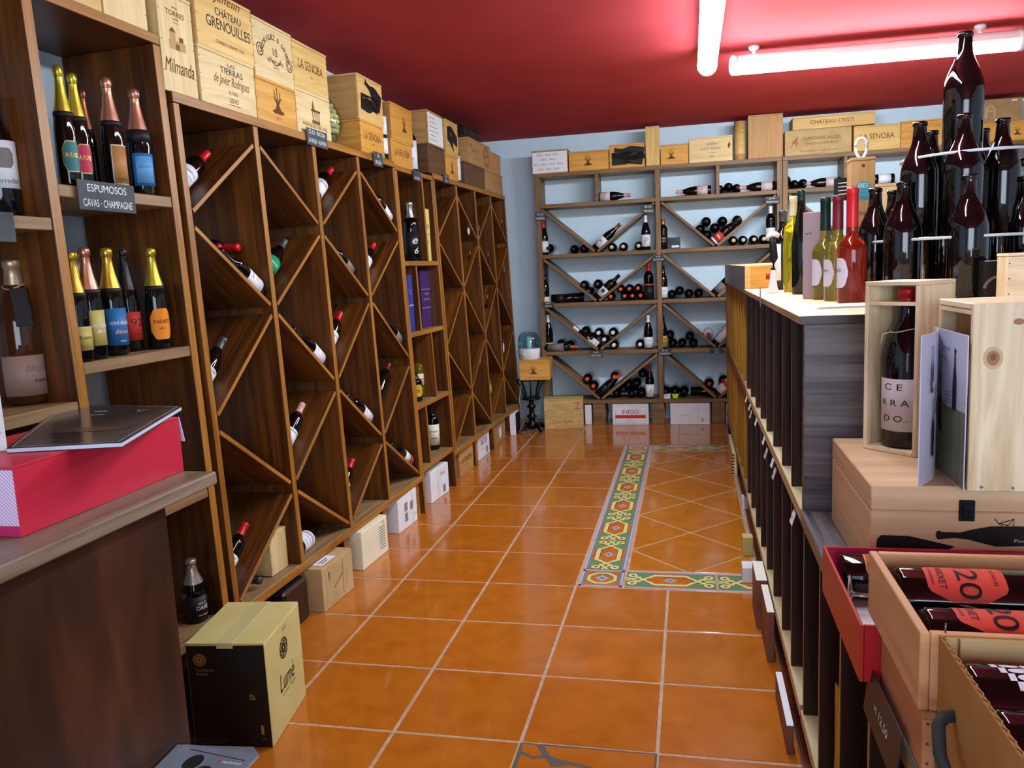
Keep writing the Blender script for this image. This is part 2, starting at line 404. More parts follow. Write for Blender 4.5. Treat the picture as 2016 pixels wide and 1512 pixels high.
for z in (.525, 2.525): g.box((.445, YS-.07, z-.025), (3.955, YS-.02, z+.025))
wn = struct(part('window_1', g, mat('window_frame_white', (214,214,214), .4)))

# ---- terracotta tiles, one object each
def tile_mat(name, c1, c2, c3, rough):
    m = vary(name, c1, c2, rough, 11, (1,1,1), 7, .2, .10, 'Object', .5, .5, (.25,.75), .05, .05, c3)
    nt = m.node_tree; b = nt.nodes['Principled BSDF']; b.inputs['Coat Roughness'].default_value = .07
    return m
TILE = tile_mat('terracotta_glaze', (168,92,18), (188,110,28), (180,102,23), .2)
DTILE = tile_mat('terracotta_glaze_ochre', (182,104,14), (200,122,22), (190,113,17), .2)
TU, TV = .415, .4133; GAP = .0058
base_tile = G().prism([(GAP, GAP), (TU-GAP, GAP), (TU-GAP, TV-GAP), (GAP, TV-GAP)], -.010, 0, .0016).mesh('floor_tile', TILE)
def ftile(poly=None, x=0, y=0, mesh=None, name='floor_tile', mats=None):
    return part(name, mesh or G().prism(poly, -.010, 0, .0016), mats or TILE, fl, (x, y, 0))
BX0, BX1, BY0, BY1 = .835, 1.84, 1.243, 4.19
crack = None
for i in range(-2, 5):
    for j in range(-4, 13):
        x, y = i*TU, j*TV
        if i == 2 and j == -1: continue
        if x+TU > BX0+.01 and j >= 3: continue
        if j == 12: ftile([(x+GAP, y+GAP), (x+TU-GAP, y+GAP), (x+TU-GAP, YW-.002), (x+GAP, YW-.002)]); continue
        ftile(None, x, y, base_tile)
for i in range(3):            # rows between the decorated border and the back wall
    x = BX0+i*TU; y = BY1
    for a, b in ((BY1, BY1+.41), (BY1+.41, BY1+.82), (BY1+.82, YW-.004)):
        ftile([(x+GAP, a+GAP), (x+TU-GAP, a+GAP), (x+TU-GAP, b-GAP), (x+GAP, b-GAP)])
# broken tile near the viewer: three shards and a bare screed patch
bx, by = 2*TU, -TV
fp_ = lambda *ps: [tuple(onZ(a, b, 0)[:2]) for a, b in ps]
TL_, TR_, BR_, BL_ = (bx+GAP, by+TV-GAP), (bx+TU-GAP, by+TV-GAP), (bx+TU-GAP, by+GAP), (bx+GAP, by+GAP)
mid_ = (bx+TU-GAP, by+.21)
sh = [[TL_]+fp_((1056, 1467), (1068, 1486), (1050, 1489), (1027, 1478)),
      fp_((1071, 1468))+[TR_, mid_]+fp_((1160, 1508), (1112, 1497), (1082, 1488)),
      fp_((1025, 1484), (1049, 1494), (1074, 1492), (1086, 1510), (1122, 1506), (1160, 1513))+[(mid_[0], mid_[1]-.006), BR_, BL_]]
part('screed', G().prism([(bx, by), (bx+TU, by), (bx+TU, by+TV), (bx, by+TV)], -.0020, -.0012), mat('dark_screed', (92,84,78), .9), fl)
for s_ in sh: ftile(s_, name='tile_shard')
# diagonal tiles inside the border
hx0, hx1, hy0, hy1 = 1.052, 1.634, 1.460, 3.978
hd = .2935
def dia(cx, cy):
    r = hd-.0085; p = [(cx-r, cy), (cx, cy-r), (cx+r, cy), (cx, cy+r)]
    for a, b, c in ((-1,0,-hx0-.004), (1,0,hx1-.004), (0,-1,-hy0-.004), (0,1,hy1-.004)): p = clip(p, a, b, c) if p else p
    return p
for k in range(-1, 10):
    for cx in ((1.343,) if k % 2 == 0 else (1.0495, 1.6365)):
        q = dia(cx, 1.744+k*hd)
        if len(q) > 2: ftile(q, name='diamond_tile', mats=DTILE)
# decorated border tiles
D_BASE = vary('border_tile_orange', (186,94,20), (206,116,32), .18, 6, (1,1,1), 4, 0, .05, 'Object', .5)
D_GRN = mat('border_tile_green', (104,140,90), .2); D_CRM = mat('border_tile_cream', (220,208,136), .2); D_BLU = mat('border_tile_blue', (96,126,178), .2)
D_PAL = mat('border_tile_pale_blue', (176,186,200), .2); D_DRK = mat('border_tile_dark_outline', (70,62,34), .2)
DM = [D_BASE, D_GRN, D_CRM, D_BLU, D_PAL, D_DRK]
def arc(cx, cy, r, a0, a1, n=8): return [(cx+r*math.cos(math.radians(a0+(a1-a0)*i/n)), cy+r*math.sin(math.radians(a0+(a1-a0)*i/n))) for i in range(n+1)]
def star(g, sx, sy, z):
    g.prism([(sx*f*math.cos(t), sy*f*math.sin(t)) for t, f in [(math.pi/8*k, 1 if k % 4 == 0 else (.62 if k % 2 else .72)) for k in range(16)]], 0, z, mi=4, top_only=True)
    g.prism([(-sx*.5, 0), (0, -sy*.5), (sx*.5, 0), (0, sy*.5)], 0, z+.0001, mi=3, top_only=True)
def deco(L, Wd, corner=False):
    g = G(); hl, hw = L/2-.003, Wd/2-.003
    g.prism([(-hl,-hw), (hl,-hw), (hl,hw), (-hl,hw)], -.010, 0, .002)
    z = .0003
    for s in (-1, 1):
        g.ribbon([(-hl+.002, s*(hw-.007)), (hl-.002, s*(hw-.007))], .010, z, 4); g.ribbon([(-hl+.002, s*(hw-.0155)), (hl-.002, s*(hw-.0155))], .007, z, 3)
    iw = hw-.021
    if corner:
        for s in (-1, 1): g.ribbon([(s*(hw-.007), -hw+.002), (s*(hw-.007), hw-.002)], .010, z, 4); g.ribbon([(s*(hw-.0155), -hw+.012), (s*(hw-.0155), hw-.012)], .007, z, 3)
        oc = [(.066*math.cos(math.radians(22.5+45*k)), .066*math.sin(math.radians(22.5+45*k))) for k in range(8)]
        g.ribbon(oc, .028, z+.0001, 1, True); g.ribbon(oc, .016, z+.0002, 2, True); star(g, .036, .036, z)
    else:
        for s in (-1, 1):
            g.prism([(s*.085, iw), (s*(hl-.001), iw), (s*(hl-.001), -iw), (s*.085, -iw), (s*.125, 0)][::(1 if s < 0 else -1)], 0, z, mi=1, top_only=True) if False else None
            for t in (-1, 1):
                tri = [(s*.075, t*iw), (s*(hl-.001), t*iw), (s*(hl-.001), 0), (s*.118, 0)]
                g.prism(tri, 0, z, mi=1, top_only=True)
        hexa = [(-.118, 0), (-.072, .054), (.072, .054), (.118, 0), (.072, -.054), (-.072, -.054)]
        g.ribbon(hexa, .030, z+.0001, 5, True); g.ribbon(hexa, .023, z+.0002, 2, True)
        for s in (-1, 1):
            for t in (-1, 1):
                pth = [(s*.100, -t*.024), (s*.135, t*.012), (s*.160, t*.036)]+[(s*a, t*b) for a, b in arc(.172, .046, .016, 200, -120, 9)]
                g.ribbon(pth, .022, z+.0003+.0001*(t > 0), 5); g.ribbon(pth, .016, z+.0005+.0001*(t > 0), 2)
                g.ribbon([(s*(hl-.001), t*.014), (s*.185, t*.006), (s*.16, -t*.012), (s*.135, -t*.03)], .012, z+.0007+.0001*(t > 0), 2)
        star(g, .038, .026, z)
    return g.mesh('border_tile', DM)
dm = deco(.41, .207); dcm = deco(.207, .207, True)
ftile(x=BX0+.1045, y=BY0+.1045, mesh=dcm, name='border_tile'); ftile(x=BX0+.1045, y=BY1-.1045, mesh=dcm, name='border_tile')
L_ = (BY1-BY0-.418)/6
for k in range(6):
    o = ftile(x=BX0+.1045, y=BY0+.209+L_*(k+.5), mesh=dm, name='border_tile'); o.rotation_euler = (0, 0, math.pi/2); o.scale = (L_/.4115, 1, 1)
for yy in (BY0+.1045, BY1-.1045):
    for k in range(2): ftile(x=BX0+.209+.2085+k*.415, y=yy, mesh=dm, name='border_tile')

# ---- fluorescent tubes
TUBE_W = mat('tube_end_cap_white', (226,226,222), .4)
tm = mat('lit_fluorescent_tube', (255,255,255), .5, emit=(230,244,255), estr=TUBE_POWER)
tm2 = mat('lit_fluorescent_tube_boosted', (255,255,255), .5, emit=(230,244,255), estr=TUBE_POWER*3.4)      # extra strength added to brighten the mid floor and back wall
def tube_light(a, b, label, mounts, tm=tm, an=110):
    a, b = Vector(a), Vector(b); d = (b-a).normalized()
    r = thing('ceiling_tube_lamp', label, 'lamp', loc=a)
    def half(r_, a0, a1, n=12):
        g = G(); sd = d.cross(Vector((0, 0, 1))).normalized(); p0, p1 = a+d*.03, b-d*.03
        for q in (p0, p1):
            for i in range(n+1):
                t = math.radians(a0+(a1-a0)*i/n); v = q+sd*math.sin(t)*r_-Vector((0, 0, 1))*math.cos(t)*r_; g.v.append(tuple(v))
        for i in range(n): g.face([i, i+1, n+2+i, n+1+i], None, 0, True)
        return g
    part('diffuser', half(.054, -an, an).mesh('diffuser', tm), None, r, loc=-a); part('housing', half(.0545, an-2, 362-an).mesh('housing', TUBE_W), None, r, loc=-a)
    for p, q in ((a, a+d*.045), (b-d*.045, b)): part('end_cap', G().tube([p, p+(q-p)*.3, q], [.036, .057, .057], 18).mesh('end_cap', TUBE_W), None, r, loc=-a)
    for m in mounts:
        p = a+(b-a)*m; o = part('ceiling_mount', G().lathe([(0, ZC), (.03, ZC), (.03, ZC-.012), (.022, ZC-.022), (.010, ZC-.026), (.010, p.z+.05), (0, p.z+.05)], 16).mesh('ceiling_mount', TUBE_W), None, r, loc=(p.x-a.x, p.y-a.y, -a.z))
ZT = 2.555
pA = onZ(1392, 132, ZT); pB = onZ(1432, 130, ZT); pC = onZ(2014, 78, ZT)
tube_light((pA.x, pA.y, ZT), (pA.x, pA.y-3.4, ZT), 'lit fluorescent ceiling tube running lengthwise along the aisle', (.06, .5, .94))
tl2 = tube_light((pB.x+.01, pB.y, ZT), (pC.x, pC.y, ZT), 'lit fluorescent ceiling tube running crosswise towards the right wall', (.09, .86), tm2, 91)

# ================================================================== left racks
RD = .36
def ls_root(label, name='wine_rack'):
    r = thing(name, label, 'rack'); r.location = (XL, 0, 0); r.rotation_euler = (0, LEAN, -AL); return r
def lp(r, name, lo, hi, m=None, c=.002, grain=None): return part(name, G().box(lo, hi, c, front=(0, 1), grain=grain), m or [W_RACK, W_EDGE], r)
def seg_T(p0, p1):
    d = Vector((0, p1[0]-p0[0], p1[1]-p0[1])); L = d.length; d.normalize(); n = Vector((0, -d.z, d.y)); x = Vector((1, 0, 0)); T = Matrix.Identity(4)
    for i in range(3): T[i][0], T[i][1], T[i][2], T[i][3] = d[i], n[i], x[i], (0, p0[0], p0[1])[i]
    return T, L
ZIG = [(1.985, 1.69), (1.645, 1.34), (1.31, .965), (.915, .595), (.555, .262)]
BOARDS = {}
def zig_rack(key, label, posts, zt, feet):
    r = ls_root(label); PT = .034; y0, y1 = posts[0], posts[-1]
    lp(r, 'top_board', (-RD, y0-PT/2, zt-.036), (0, y1+PT/2, zt)); lp(r, 'bottom_board', (-RD, y0-PT/2, .205), (0, y1+PT/2, .24), [W_SHELF, W_EDGE])
    for y in posts: lp(r, 'upright', (-RD, y-PT/2, .241), (-.001, y+PT/2, zt-.037))
    for y in feet: lp(r, 'foot', (-RD+.02, y-.028, 0), (-.03, y+.028, .204))
    for c in range(len(posts)-1):
        a, b = posts[c]+PT/2, posts[c+1]-PT/2
        for k, (zu, zl) in enumerate(ZIG):
            right_up = (k % 2 == 0) == (c % 2 == 0)
            p0, p1 = ((a, zl), (b, zu)) if right_up else ((a, zu), (b, zl))
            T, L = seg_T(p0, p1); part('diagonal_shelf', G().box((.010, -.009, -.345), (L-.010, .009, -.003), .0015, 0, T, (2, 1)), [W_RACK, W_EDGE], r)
            BOARDS[key, c, k] = (p0, p1)
    return r
POST1 = [.295, .79, 1.28, 1.76, 2.25]; POST3 = [2.945, 3.43, 3.90, 4.36, 4.83]
zig_rack('a', 'dark wooden wine rack of zigzag shelves, the long one nearest on the left wall', POST1, 2.093, (.80, 1.26, 1.74, 2.24))
zig_rack('b', 'dark wooden zigzag wine rack at the far end of the left wall beside the humidifier', POST3, 2.095, (2.96, 3.50, 4.02, 4.58, 4.80))
r2 = ls_root('narrow dark wooden rack of square pigeonholes between the two zigzag racks', 'pigeonhole_rack')
Y0, Y1 = 2.268, 2.927
lp(r2, 'top_board', (-RD, Y0, 2.045), (-.002, Y1, 2.075)); 
for y in (Y0+.018, Y1-.018): lp(r2, 'upright', (-RD, y-.017, .0), (-.003, y+.017, 2.044))
SH2 = [1.525, 1.10, .66, .275]
for z in SH2: lp(r2, 'shelf', (-RD, Y0+.036, z-.028), (-.002, Y1-.036, z), [W_SHELF, W_EDGE])
for px, py, za, zb in ((838, 420, 1.526, 2.044), (827, 590, 1.101, 1.496), (857, 720, .661, 1.071), (846, 860, .276, .631)):
    y = LS(px, py).y; lp(r2, 'divider', (-RD+.01, y-.012, za), (-.006, y+.012, zb))
rc = ls_root('tall dark wooden shelf unit for sparkling wines at the near left', 'shelf_unit')
PC = [.2275, -.300, -.865]
for y in PC: lp(rc, 'upright', (-RD, y-.019, 0), (-.001, y+.019, 2.229))
lp(rc, 'top_board', (-RD, -.885, 2.23), (.0, .247, 2.263))
CH = [1.735, 1.234, .735, .262]
for z in CH:
    lp(rc, 'shelf', (-RD, PC[1]+.02, z-.034), (-.003, PC[0]-.02, z), [W_SHELF, W_SHELF])
for z in (1.640, 1.13, .66, .262): lp(rc, 'shelf', (-RD, PC[2]+.02, z-.034), (-.003, PC[1]-.02, z), [W_SHELF, W_SHELF])

# ================================================================== bottles
PROF = {
 'bordeaux': [(0,.012),(.55,.006),(.92,0),(1,.02),(1,.62),(.985,.655),(.90,.695),(.66,.745),(.44,.785),(.385,.82),(.37,.95),(.40,.952),(.40,.985),(.37,1),(.28,1),(.26,.99),(0,.99)],
 'burgundy': [(0,.012),(.55,.006),(.92,0),(1,.02),(1,.47),(.98,.52),(.90,.59),(.74,.67),(.56,.74),(.42,.81),(.365,.87),(.35,.945),(.39,.95),(.39,.985),(.36,1),(.28,1),(.26,.99),(0,.99)],
 'champagne': [(0,.012),(.55,.006),(.93,0),(1,.02),(1,.43),(.98,.49),(.90,.57),(.74,.66),(.56,.74),(.43,.81),(.36,.88),(.34,.93),(.42,.935),(.44,.955),(.40,.985),(.28,1),(0,1)],
 'magnum': [(0,.012),(.55,.006),(.93,0),(1,.02),(1,.54),(.985,.58),(.93,.62),(.80,.68),(.62,.74),(.47,.795),(.385,.85),(.345,.955),(.345,.96),(.395,.962),(.395,.985),(.36,1),(.28,1),(.26,.99),(0,.99)],
 'longneck': [(0,.012),(.55,.006),(.92,0),(1,.015),(1,.455),(.985,.48),(.92,.51),(.78,.54),(.58,.565),(.44,.59),(.39,.62),(.375,.95),(.41,.952),(.41,.985),(.38,1),(.28,1),(.26,.99),(0,.99)],
 'hock': [(0,.012),(.55,.006),(.93,0),(1,.02),(1,.45),(.95,.53),(.80,.63),(.62,.72),(.46,.82),(.38,.92),(.37,.96),(.40,.962),(.40,.99),(.36,1),(0,1)],
 'shouldered': [(0,.012),(.55,.006),(.92,0),(1,.02),(1,.60),(.97,.65),(.86,.695),(.6,.73),(.42,.76),(.37,.80),(.36,.95),(.40,.952),(.40,.985),(.36,1),(.28,1),(.26,.99),(0,.99)],
}
def r_at(kind, t):
    p = PROF[kind]
    for (r0, a), (r1, b) in zip(p, p[1:]):
        if a <= t <= b and b > a: return r0+(r1-r0)*(t-a)/(b-a)
    return .38
MC = {}
def bottle_mesh(kind, h, r, n, m):
    k = (kind, round(h, 3), round(r, 4), n, m.name)
    if k not in MC: MC[k] = G().lathe([(a*r, b*h) for a, b in PROF[kind]], n).mesh('glass', m)
    return MC[k]
def cap_mesh(kind, h, r, n, c0, m):
    k = ('cap', kind, round(h, 3), round(r, 4), n, c0, m.name)
    if k not in MC:
        e = .0009
        if kind == 'champagne' and c0 < .9:      # foil over cork and wire cage: a bulging crinkled head
            pr = [(r_at(kind, c0)*r+e, c0*h)]+[(r_at(kind, t)*r+e, t*h) for t in (c0+.05, c0+.1, c0+.16, .86, .905) if t > c0]
            pr += [(.40*r, .912*h), (.37*r, .925*h), (.45*r, .935*h), (.47*r, .958*h), (.46*r, .985*h), (.36*r, 1.004*h), (0, 1.008*h)]
            g = G().lathe(pr, n); n_ = len(pr)-1
            for i, v in enumerate(g.v):
                t = v[2]/h
                if t > .91 and (v[0] or v[1]):
                    f = 1+.045*math.sin(9*math.atan2(v[1], v[0])+60*t); g.v[i] = (v[0]*f, v[1]*f, v[2])
        else:
            pr = [(r_at(kind, c0)*r+e, c0*h)]+[(r_at(kind, t)*r+e, t*h) for t in (c0+(1-c0)*.3, .945) if t > c0]+[(.40*r+e, .952*h), (.40*r+e, .985*h), (.365*r+e, 1.002*h), (0, 1.003*h)]
            g = G().lathe(pr, n)
        MC[k] = g.mesh('capsule', m)
    return MC[k]
def hood_mesh(h, r):
    k = ('hood', round(h, 3), round(r, 4))
    if k not in MC:
        g = G(); ring_ = lambda rr_, z: [(rr_*math.cos(t*math.pi/8), rr_*math.sin(t*math.pi/8), z) for t in range(16)]
        g.tube(ring_(.40*r, .920*h), .0011, 4, closed=True); g.tube(ring_(.30*r, 1.006*h), .0009, 4, closed=True)
        for q in range(4):
            a = q*math.pi/2+.4; c_, s_ = math.cos(a), math.sin(a); g.tube([(f*r*c_, f*r*s_, z*h) for f, z in ((.41, .92), (.485, .94), (.50, .958), (.49, .985), (.39, 1.004), (.30, 1.006))], .0009, 4)
        MC[k] = g.mesh('wire_hood', mat('dark_gold_wire', (120,92,48), .4, .7))
    return MC[k]
def label_mesh(r, z0, z1, half, m, shape='rect'):
    k = ('lab', round(r, 4), round(z0, 3), round(z1, 3), half, m.name, shape)
    if k in MC: return MC[k]
    g = G(); a = math.radians(half); n = 12
    if shape == 'rect':
        g.lathe([(r-.0004, z0), (r, z0), (r, z1), (r-.0004, z1)], n, 0, None, -a, a)
    else:
        zc, hh = (z0+z1)/2, (z1-z0)/2
        for i in range(n):
            q = []
            for j, s in ((i, -1), (i+1, -1), (i+1, 1), (i, 1)):
                t = -1+2*j/n
                if shape == 'oct': f = 1 if abs(t) < .62 else 1-(abs(t)-.62)/.38*.55
                else: f = math.sqrt(max(.02, 1-max(0, (abs(t)-.55)/.45)**2))          # arch/oval
                q.append((r*math.cos(t*a), r*math.sin(t*a), zc+s*hh*f))
            g.raw(q, [(0,1,2,3)])
    MC[k] = g.mesh('label', m); return MC[k]
def bent_text(parent, t, r, z, h, w, m, shear=0, ang=0):
    v, f = text_geo(t, h, w, shear)
    if not v: return None
    if (max(p[0] for p in v)-min(p[0] for p in v)) > .02:      # cut wide glyphs into strips so that they follow the curve
        bm = bmesh.new(); bv = [bm.verts.new(p) for p in v]
        for q in f:
            try: bm.faces.new([bv[i] for i in q])
            except ValueError: pass
        x = math.floor(min(p[0] for p in v)/.004)*.004
        while x < max(p[0] for p in v):
            bmesh.ops.bisect_plane(bm, geom=bm.verts[:]+bm.edges[:]+bm.faces[:], plane_co=(x, 0, 0), plane_no=(1, 0, 0)); x += .004
        bm.verts.index_update(); v = [tuple(q.co) for q in bm.verts]; f = [tuple(w_.index for w_ in q.verts) for q in bm.faces]; bm.free()
    g = G(); g.raw([(r*math.cos(x/r+ang), r*math.sin(x/r+ang), z+y) for x, y, _ in v], f); return part('lettering', g, m, parent)
DARKSIDE = GLASS_D
def bottle(label, kind='bordeaux', h=.30, r=.0375, mx=None, cap='black', c0=.80, lab=None, texts=(), n=18, glass=None, group=None, name='wine_bottle', cat='bottle', band=None, extra=None):
    """mx: base matrix, local +Z runs up the neck, local +X faces the front of the label
       lab: list of (z0, z1 fractions, half angle, label key, shape)"""
    o = thing(name, label, cat, mx, None, group); glass = glass or DARKSIDE
    part('glass', bottle_mesh(kind, h, r, n, glass), None, o)
    if cap: part('capsule', cap_mesh(kind, h, r, max(10, n-6), c0, CAPS[cap]), None, o)
    if kind == 'champagne' and c0 < .9: part('wire_hood', hood_mesh(h, r), None, o)
    for i, L in enumerate(lab or []):
        z0, z1, half, key = L[:4]; rr = max(r_at(kind, (z0+z1)/2), r_at(kind, z0))*r+.0007+.0003*i
        part('label', label_mesh(rr, z0*h, z1*h, half, LAB[key], L[4] if len(L) > 4 else 'rect'), None, o)
    for t in texts: bent_text(o, t[0], r+.0016, t[1]*h, t[2], t[3], t[4], t[5] if len(t) > 5 else 0, t[6] if len(t) > 6 else 0)
    return o
def stand(p, off=0, face=None):
    a = math.atan2(CAM.y-p[1], CAM.x-p[0]) if face is None else face
    return Matrix.Translation(p) @ Matrix.Rotation(a+math.radians(off), 4, 'Z')
def lying(p, d, up):          # base at p, neck along d, label towards up
    d = Vector(d).normalized(); u = Vector(up); u = (u-d*u.dot(d)).normalized(); y = d.cross(u); m = Matrix.Identity(4)
    for i in range(3): m[i][0], m[i][1], m[i][2], m[i][3] = u[i], y[i], d[i], p[i]
    return m
def depth(P): return (Vector(P)-CAM).dot(FW)
def px_bottle(label, base, top, width, z, kind, off=0, **k):
    """a standing bottle measured in the photograph: base centre on the real surface z, height and diameter from their distance"""
    P = onZ(base[0], base[1], z); D = depth(P); r = width*D/FPX/2
    Q = P+Vector((0, 0, .3)); h = .3*(base[1]-top)/(base[1]-proj(Q)[1]); 
    return bottle(label, kind, h, r, stand((P.x, P.y, z+.0005), off), **k)
def lab_px(*a): return a

# ---- sparkling wines
fv = dict(n=28)
def cava(label, base, top, width, z, cap, labs, texts=(), off=0, group=None, c0=.60):
    inn = base[1]; P = LS(base[0], (top+base[2])/2 if len(base) > 2 else top+100, inn); D = depth(P); r = width*D/FPX/2; y = min(P.y, PC[0]-.021-r); y = max(y, PC[1]+.021+r)
    W = Vector((lsx(y, z)-inn, y, z+.0006)); a, b = proj(W), proj(W+Vector((0, 0, .3))); h = .3*(a[1]-top)/(a[1]-b[1])
    return bottle(label, 'champagne', h, r, stand(W, off), cap=cap, c0=c0, lab=labs, texts=texts, n=28, glass=GLASS_G, group=group, name='sparkling_wine_bottle')
z1 = CH[0]; nk = lambda k: (.585, .63, 100, k)
cava('sparkling wine bottle with gold foil and teal octagonal label, top shelf at left post', (122, .07, 350), 132, 40, z1, 'yellow', [(.13, .39, 52, 'gilt', 'oct'), (.14, .38, 49, 'teal', 'oct'), nk('black')], [('PARXET', .27, .014, .055, GOLD_P)], 28)
cava('sparkling wine bottle with gold foil and crimson octagonal label on top shelf', (150, .06, 357), 147, 38, z1, 'yellow', [(.13, .39, 52, 'gilt', 'oct'), (.14, .38, 49, 'crimson', 'oct'), nk('black')], [('PARXET', .27, .014, .055, GOLD_P)], 28)
cava('sparkling wine bottle with rose gold foil and brown picture label on top shelf', (216, .07, 363), 156, 44, z1, 'rosegold', [(.07, .42, 46, 'cream'), (.085, .41, 43, 'art'), nk('black')], [('CAVA', .12, .010, .03, INK)], 36)
cava('sparkling wine bottle with rose gold foil and square light blue label by the right post', (270, .06, 372), 178, 44, z1, 'rosegold', [(.09, .40, 62, 'blue'), (.12, .37, 45, 'skyblue'), (.5, .62, 100, 'black')], [('BRUT NATURE', .27, .007, .04, mat('blue_print', (30, 70, 130)))], 20)
cava('sparkling wine bottle with pink foil half hidden behind the gold foil bottles', (124, .17, 350), 160, 36, z1, 'rosegold', [nk('black')], (), 0)
cava('sparkling wine bottle with copper foil at the back of the top shelf', (166, .18, 350), 178, 36, z1, 'copper', [nk('black')], (), 0)
z2 = CH[1]
cava('sparkling wine bottle with gold foil and goldbeige label partly behind the post, second shelf', (147, .05, 704), 497, 44, z2, 'gold', [(.10, .32, 60, 'goldbeige'), (.115, .305, 50, 'gilt'), nk('black')], [('Reserva', .22, .012, .04, INK_B, .3)], 30, c0=.6)
cava('sparkling wine bottle with rose gold foil and pale gold label on second shelf', (174, .06, 701), 489, 46, z2, 'rosegold', [(.12, .44, 70, 'gilt'), nk('black')], [('MONT-FERRANT', .30, .010, .07, PAPER, 0, .3), ('Brut', .25, .010, .03, PAPER, .4, .3)], 24)
cava('sparkling wine bottle with gold foil and navy blue label on second shelf', (217, .08, 694), 490, 46, z2, 'gold', [(.09, .44, 70, 'blue'), nk('black')], [('MONT-FERRANT', .30, .011, .072, PAPER, 0, .2), ('Blanes', .22, .013, .045, mat('peach_print', (226, 170, 140)), .4, .2), ('CAVA', .13, .005, .02, PAPER, 0, .2)], 24)
LAB['blue2'] = mat('label_navy', (36, 74, 116), .5)
cava('sparkling wine bottle with black foil and red label numbered 92 on second shelf', (248, .14, 688), 491, 42, z2, 'black', [(.10, .38, 72, 'red')], [('92', .28, .024, .045, mat('dark_red_print', (84, 22, 24)), 0, .3), ('CAVA BRUT', .16, .005, .035, mat('dark_red_print', (84, 22, 24)), 0, .3)], 24)
cava('sparkling wine bottle with yellow foil and orange octagonal label standing alone at right', (303, .08, 681), 490, 43, z2, 'yellow', [(.09, .40, 58, 'orange', 'oct'), nk('black')], [('PARXET', .27, .014, .055, INK, .1), ('BRUT', .2, .006, .02, INK)], 22)
cava('sparkling wine bottle with pink foil behind the pale gold labelled one', (150, .16, 690), 497, 40, z2, 'gold', [nk('black')], (), 0)
cava('small sparkling wine bottle with silver foil and black label on the lowest shelf', (383, .08, 1253), 1100, 46, CH[3], 'silver', [(.08, .42, 60, 'black')], [('BRUT', .31, .007, .03, CHALK), ('DARE', .24, .016, .045, CHALK), ('CAVA ROSADO', .12, .005, .04, CHALK)], 34, c0=.62)
# magnum of rose and the white-labelled bottle in the left column
P = onP(60, 838, Vector((XL+.0, 0, 0)), Vector((1, -AL, -LEAN)))
mz = 1.1305; P = LS(62, 825, .16); D = depth(P)
o = bottle('large pale rose wine bottle with a champagne capsule and a hanging dark tag', 'magnum', .40, .0585, stand((P.x, P.y, mz), 12), 'champ', .83, [(.06, .34, 75, 'mauve')], [('BRUT', .25, .020, .06, LAB['grey'], .3, .3), ('Imperial', .16, .010, .045, INK, .3, .5)], 30, GLASS_PINK)
part('neck_tag', G().box((-.001, -.021, -.055), (.001, .021, .055), .0005, T=Matrix.Translation((.0515, 0, .27)) @ Matrix.Rotation(-.28, 4, 'Y')), LAB['black'], o)
part('string', G().tube([(.029*math.cos(t), .029*math.sin(t), .326+.006*math.sin(2*t)) for t in [k*math.pi/8 for k in range(16)]], .0012, 5, closed=True), LAB['cream'], o)
P = LS(12, 430, .12)
bottle('dark wine bottle with a tall white pictorial label cut by the left picture edge', 'burgundy', .33, .043, stand((P.x, P.y, 1.6405), 20), 'black', .8, [(.24, .62, 75, 'white'), (.40, .56, 30, 'grey', 'oct')], [('Terredeu', .30, .014, .07, INK_G)], 26)

# ---- a slate price board
def slate(label, mx, w, h, lines, m=None):
    o = thing('slate_sign', label, 'sign', mx); part('board', G().box((-w/2, -.003, -h/2), (w/2, 0, h/2), .0008), m or SLATE, o)
    n = len(lines)
    for i, t in enumerate(lines):
        if t: print_on(o, [('t', t, 0, h*(.5-(i+.5)/n), h/n*.52, min(w*.86, len(t)*h/n*.42), CHALK)], -.0036)
    return o
def slateL(label, px, py, w, h, lines, out=.006):
    P = LS(px, py, -out); return slate(label, F_left(P), w, h, lines)
def slateB(label, px, py, w, h, lines):
    P = BS(px, py, -.006); return slate(label, F_back(P), w, h, lines)
slateL('large slate sign chalked for sparkling wines on the left shelf unit', 211, 388, .235, .085, ['ESPUMOSOS', 'CAVAS · CHAMPAGNE'])
slateL('slate sign on the top board of the near zigzag rack below the tower crate', 624, 273, .20, .075, ['D.O. RIOJA', 'LA RIOJA · ALAVESA'])
slateL('small slate sign below the crate with two bottle silhouettes', 744, 314, .125, .075, ['LA', 'RIOJA'])
slateL('small slate sign on top of the pigeonhole rack', 820, 346, .13, .06, ['', 'LICORES'])
slateL('small slate sign at the start of the far zigzag rack', 878, 352, .11, .06, ['D.O.', 'TORO'])
slateL('plain grey card hanging from the far left shelf edge', -8, 446, .11, .075, [])
slateB('slate sign above the white labelled bottle at the top left bay of the back rack', 1064, 426, .09, .075, ['D.O.', 'NAVARRA'])
slateB('slate sign at the middle post of the back rack above a white capped bottle', 1277, 411, .095, .075, ['D.O.', 'PRIORAT'])
slateB('slate sign at the right post of the back rack', 1521, 394, .115, .06, ['D.O.', 'SOMONTANO'])
slateB('slate sign at the middle post one row below the top V bays', 1296, 508, .10, .05, ['D.O.', 'CALATAYUD'])
slateB('slate sign at the left end of the second V row', 1080, 600, .105, .05, ['D.O.', 'BIERZO'])
slateB('slate sign under the V of the third row left bay', 1174, 697, .115, .055, ['D.O.', 'MONTSANT'])
slateB('slate sign right of the middle post under the third row', 1309, 693, .115, .055, ['D.O.', 'VALDEORRAS'])
slateB('slate sign under the V of the third row right bay', 1411, 691, .12, .045, ['D.O.', 'TORO'])

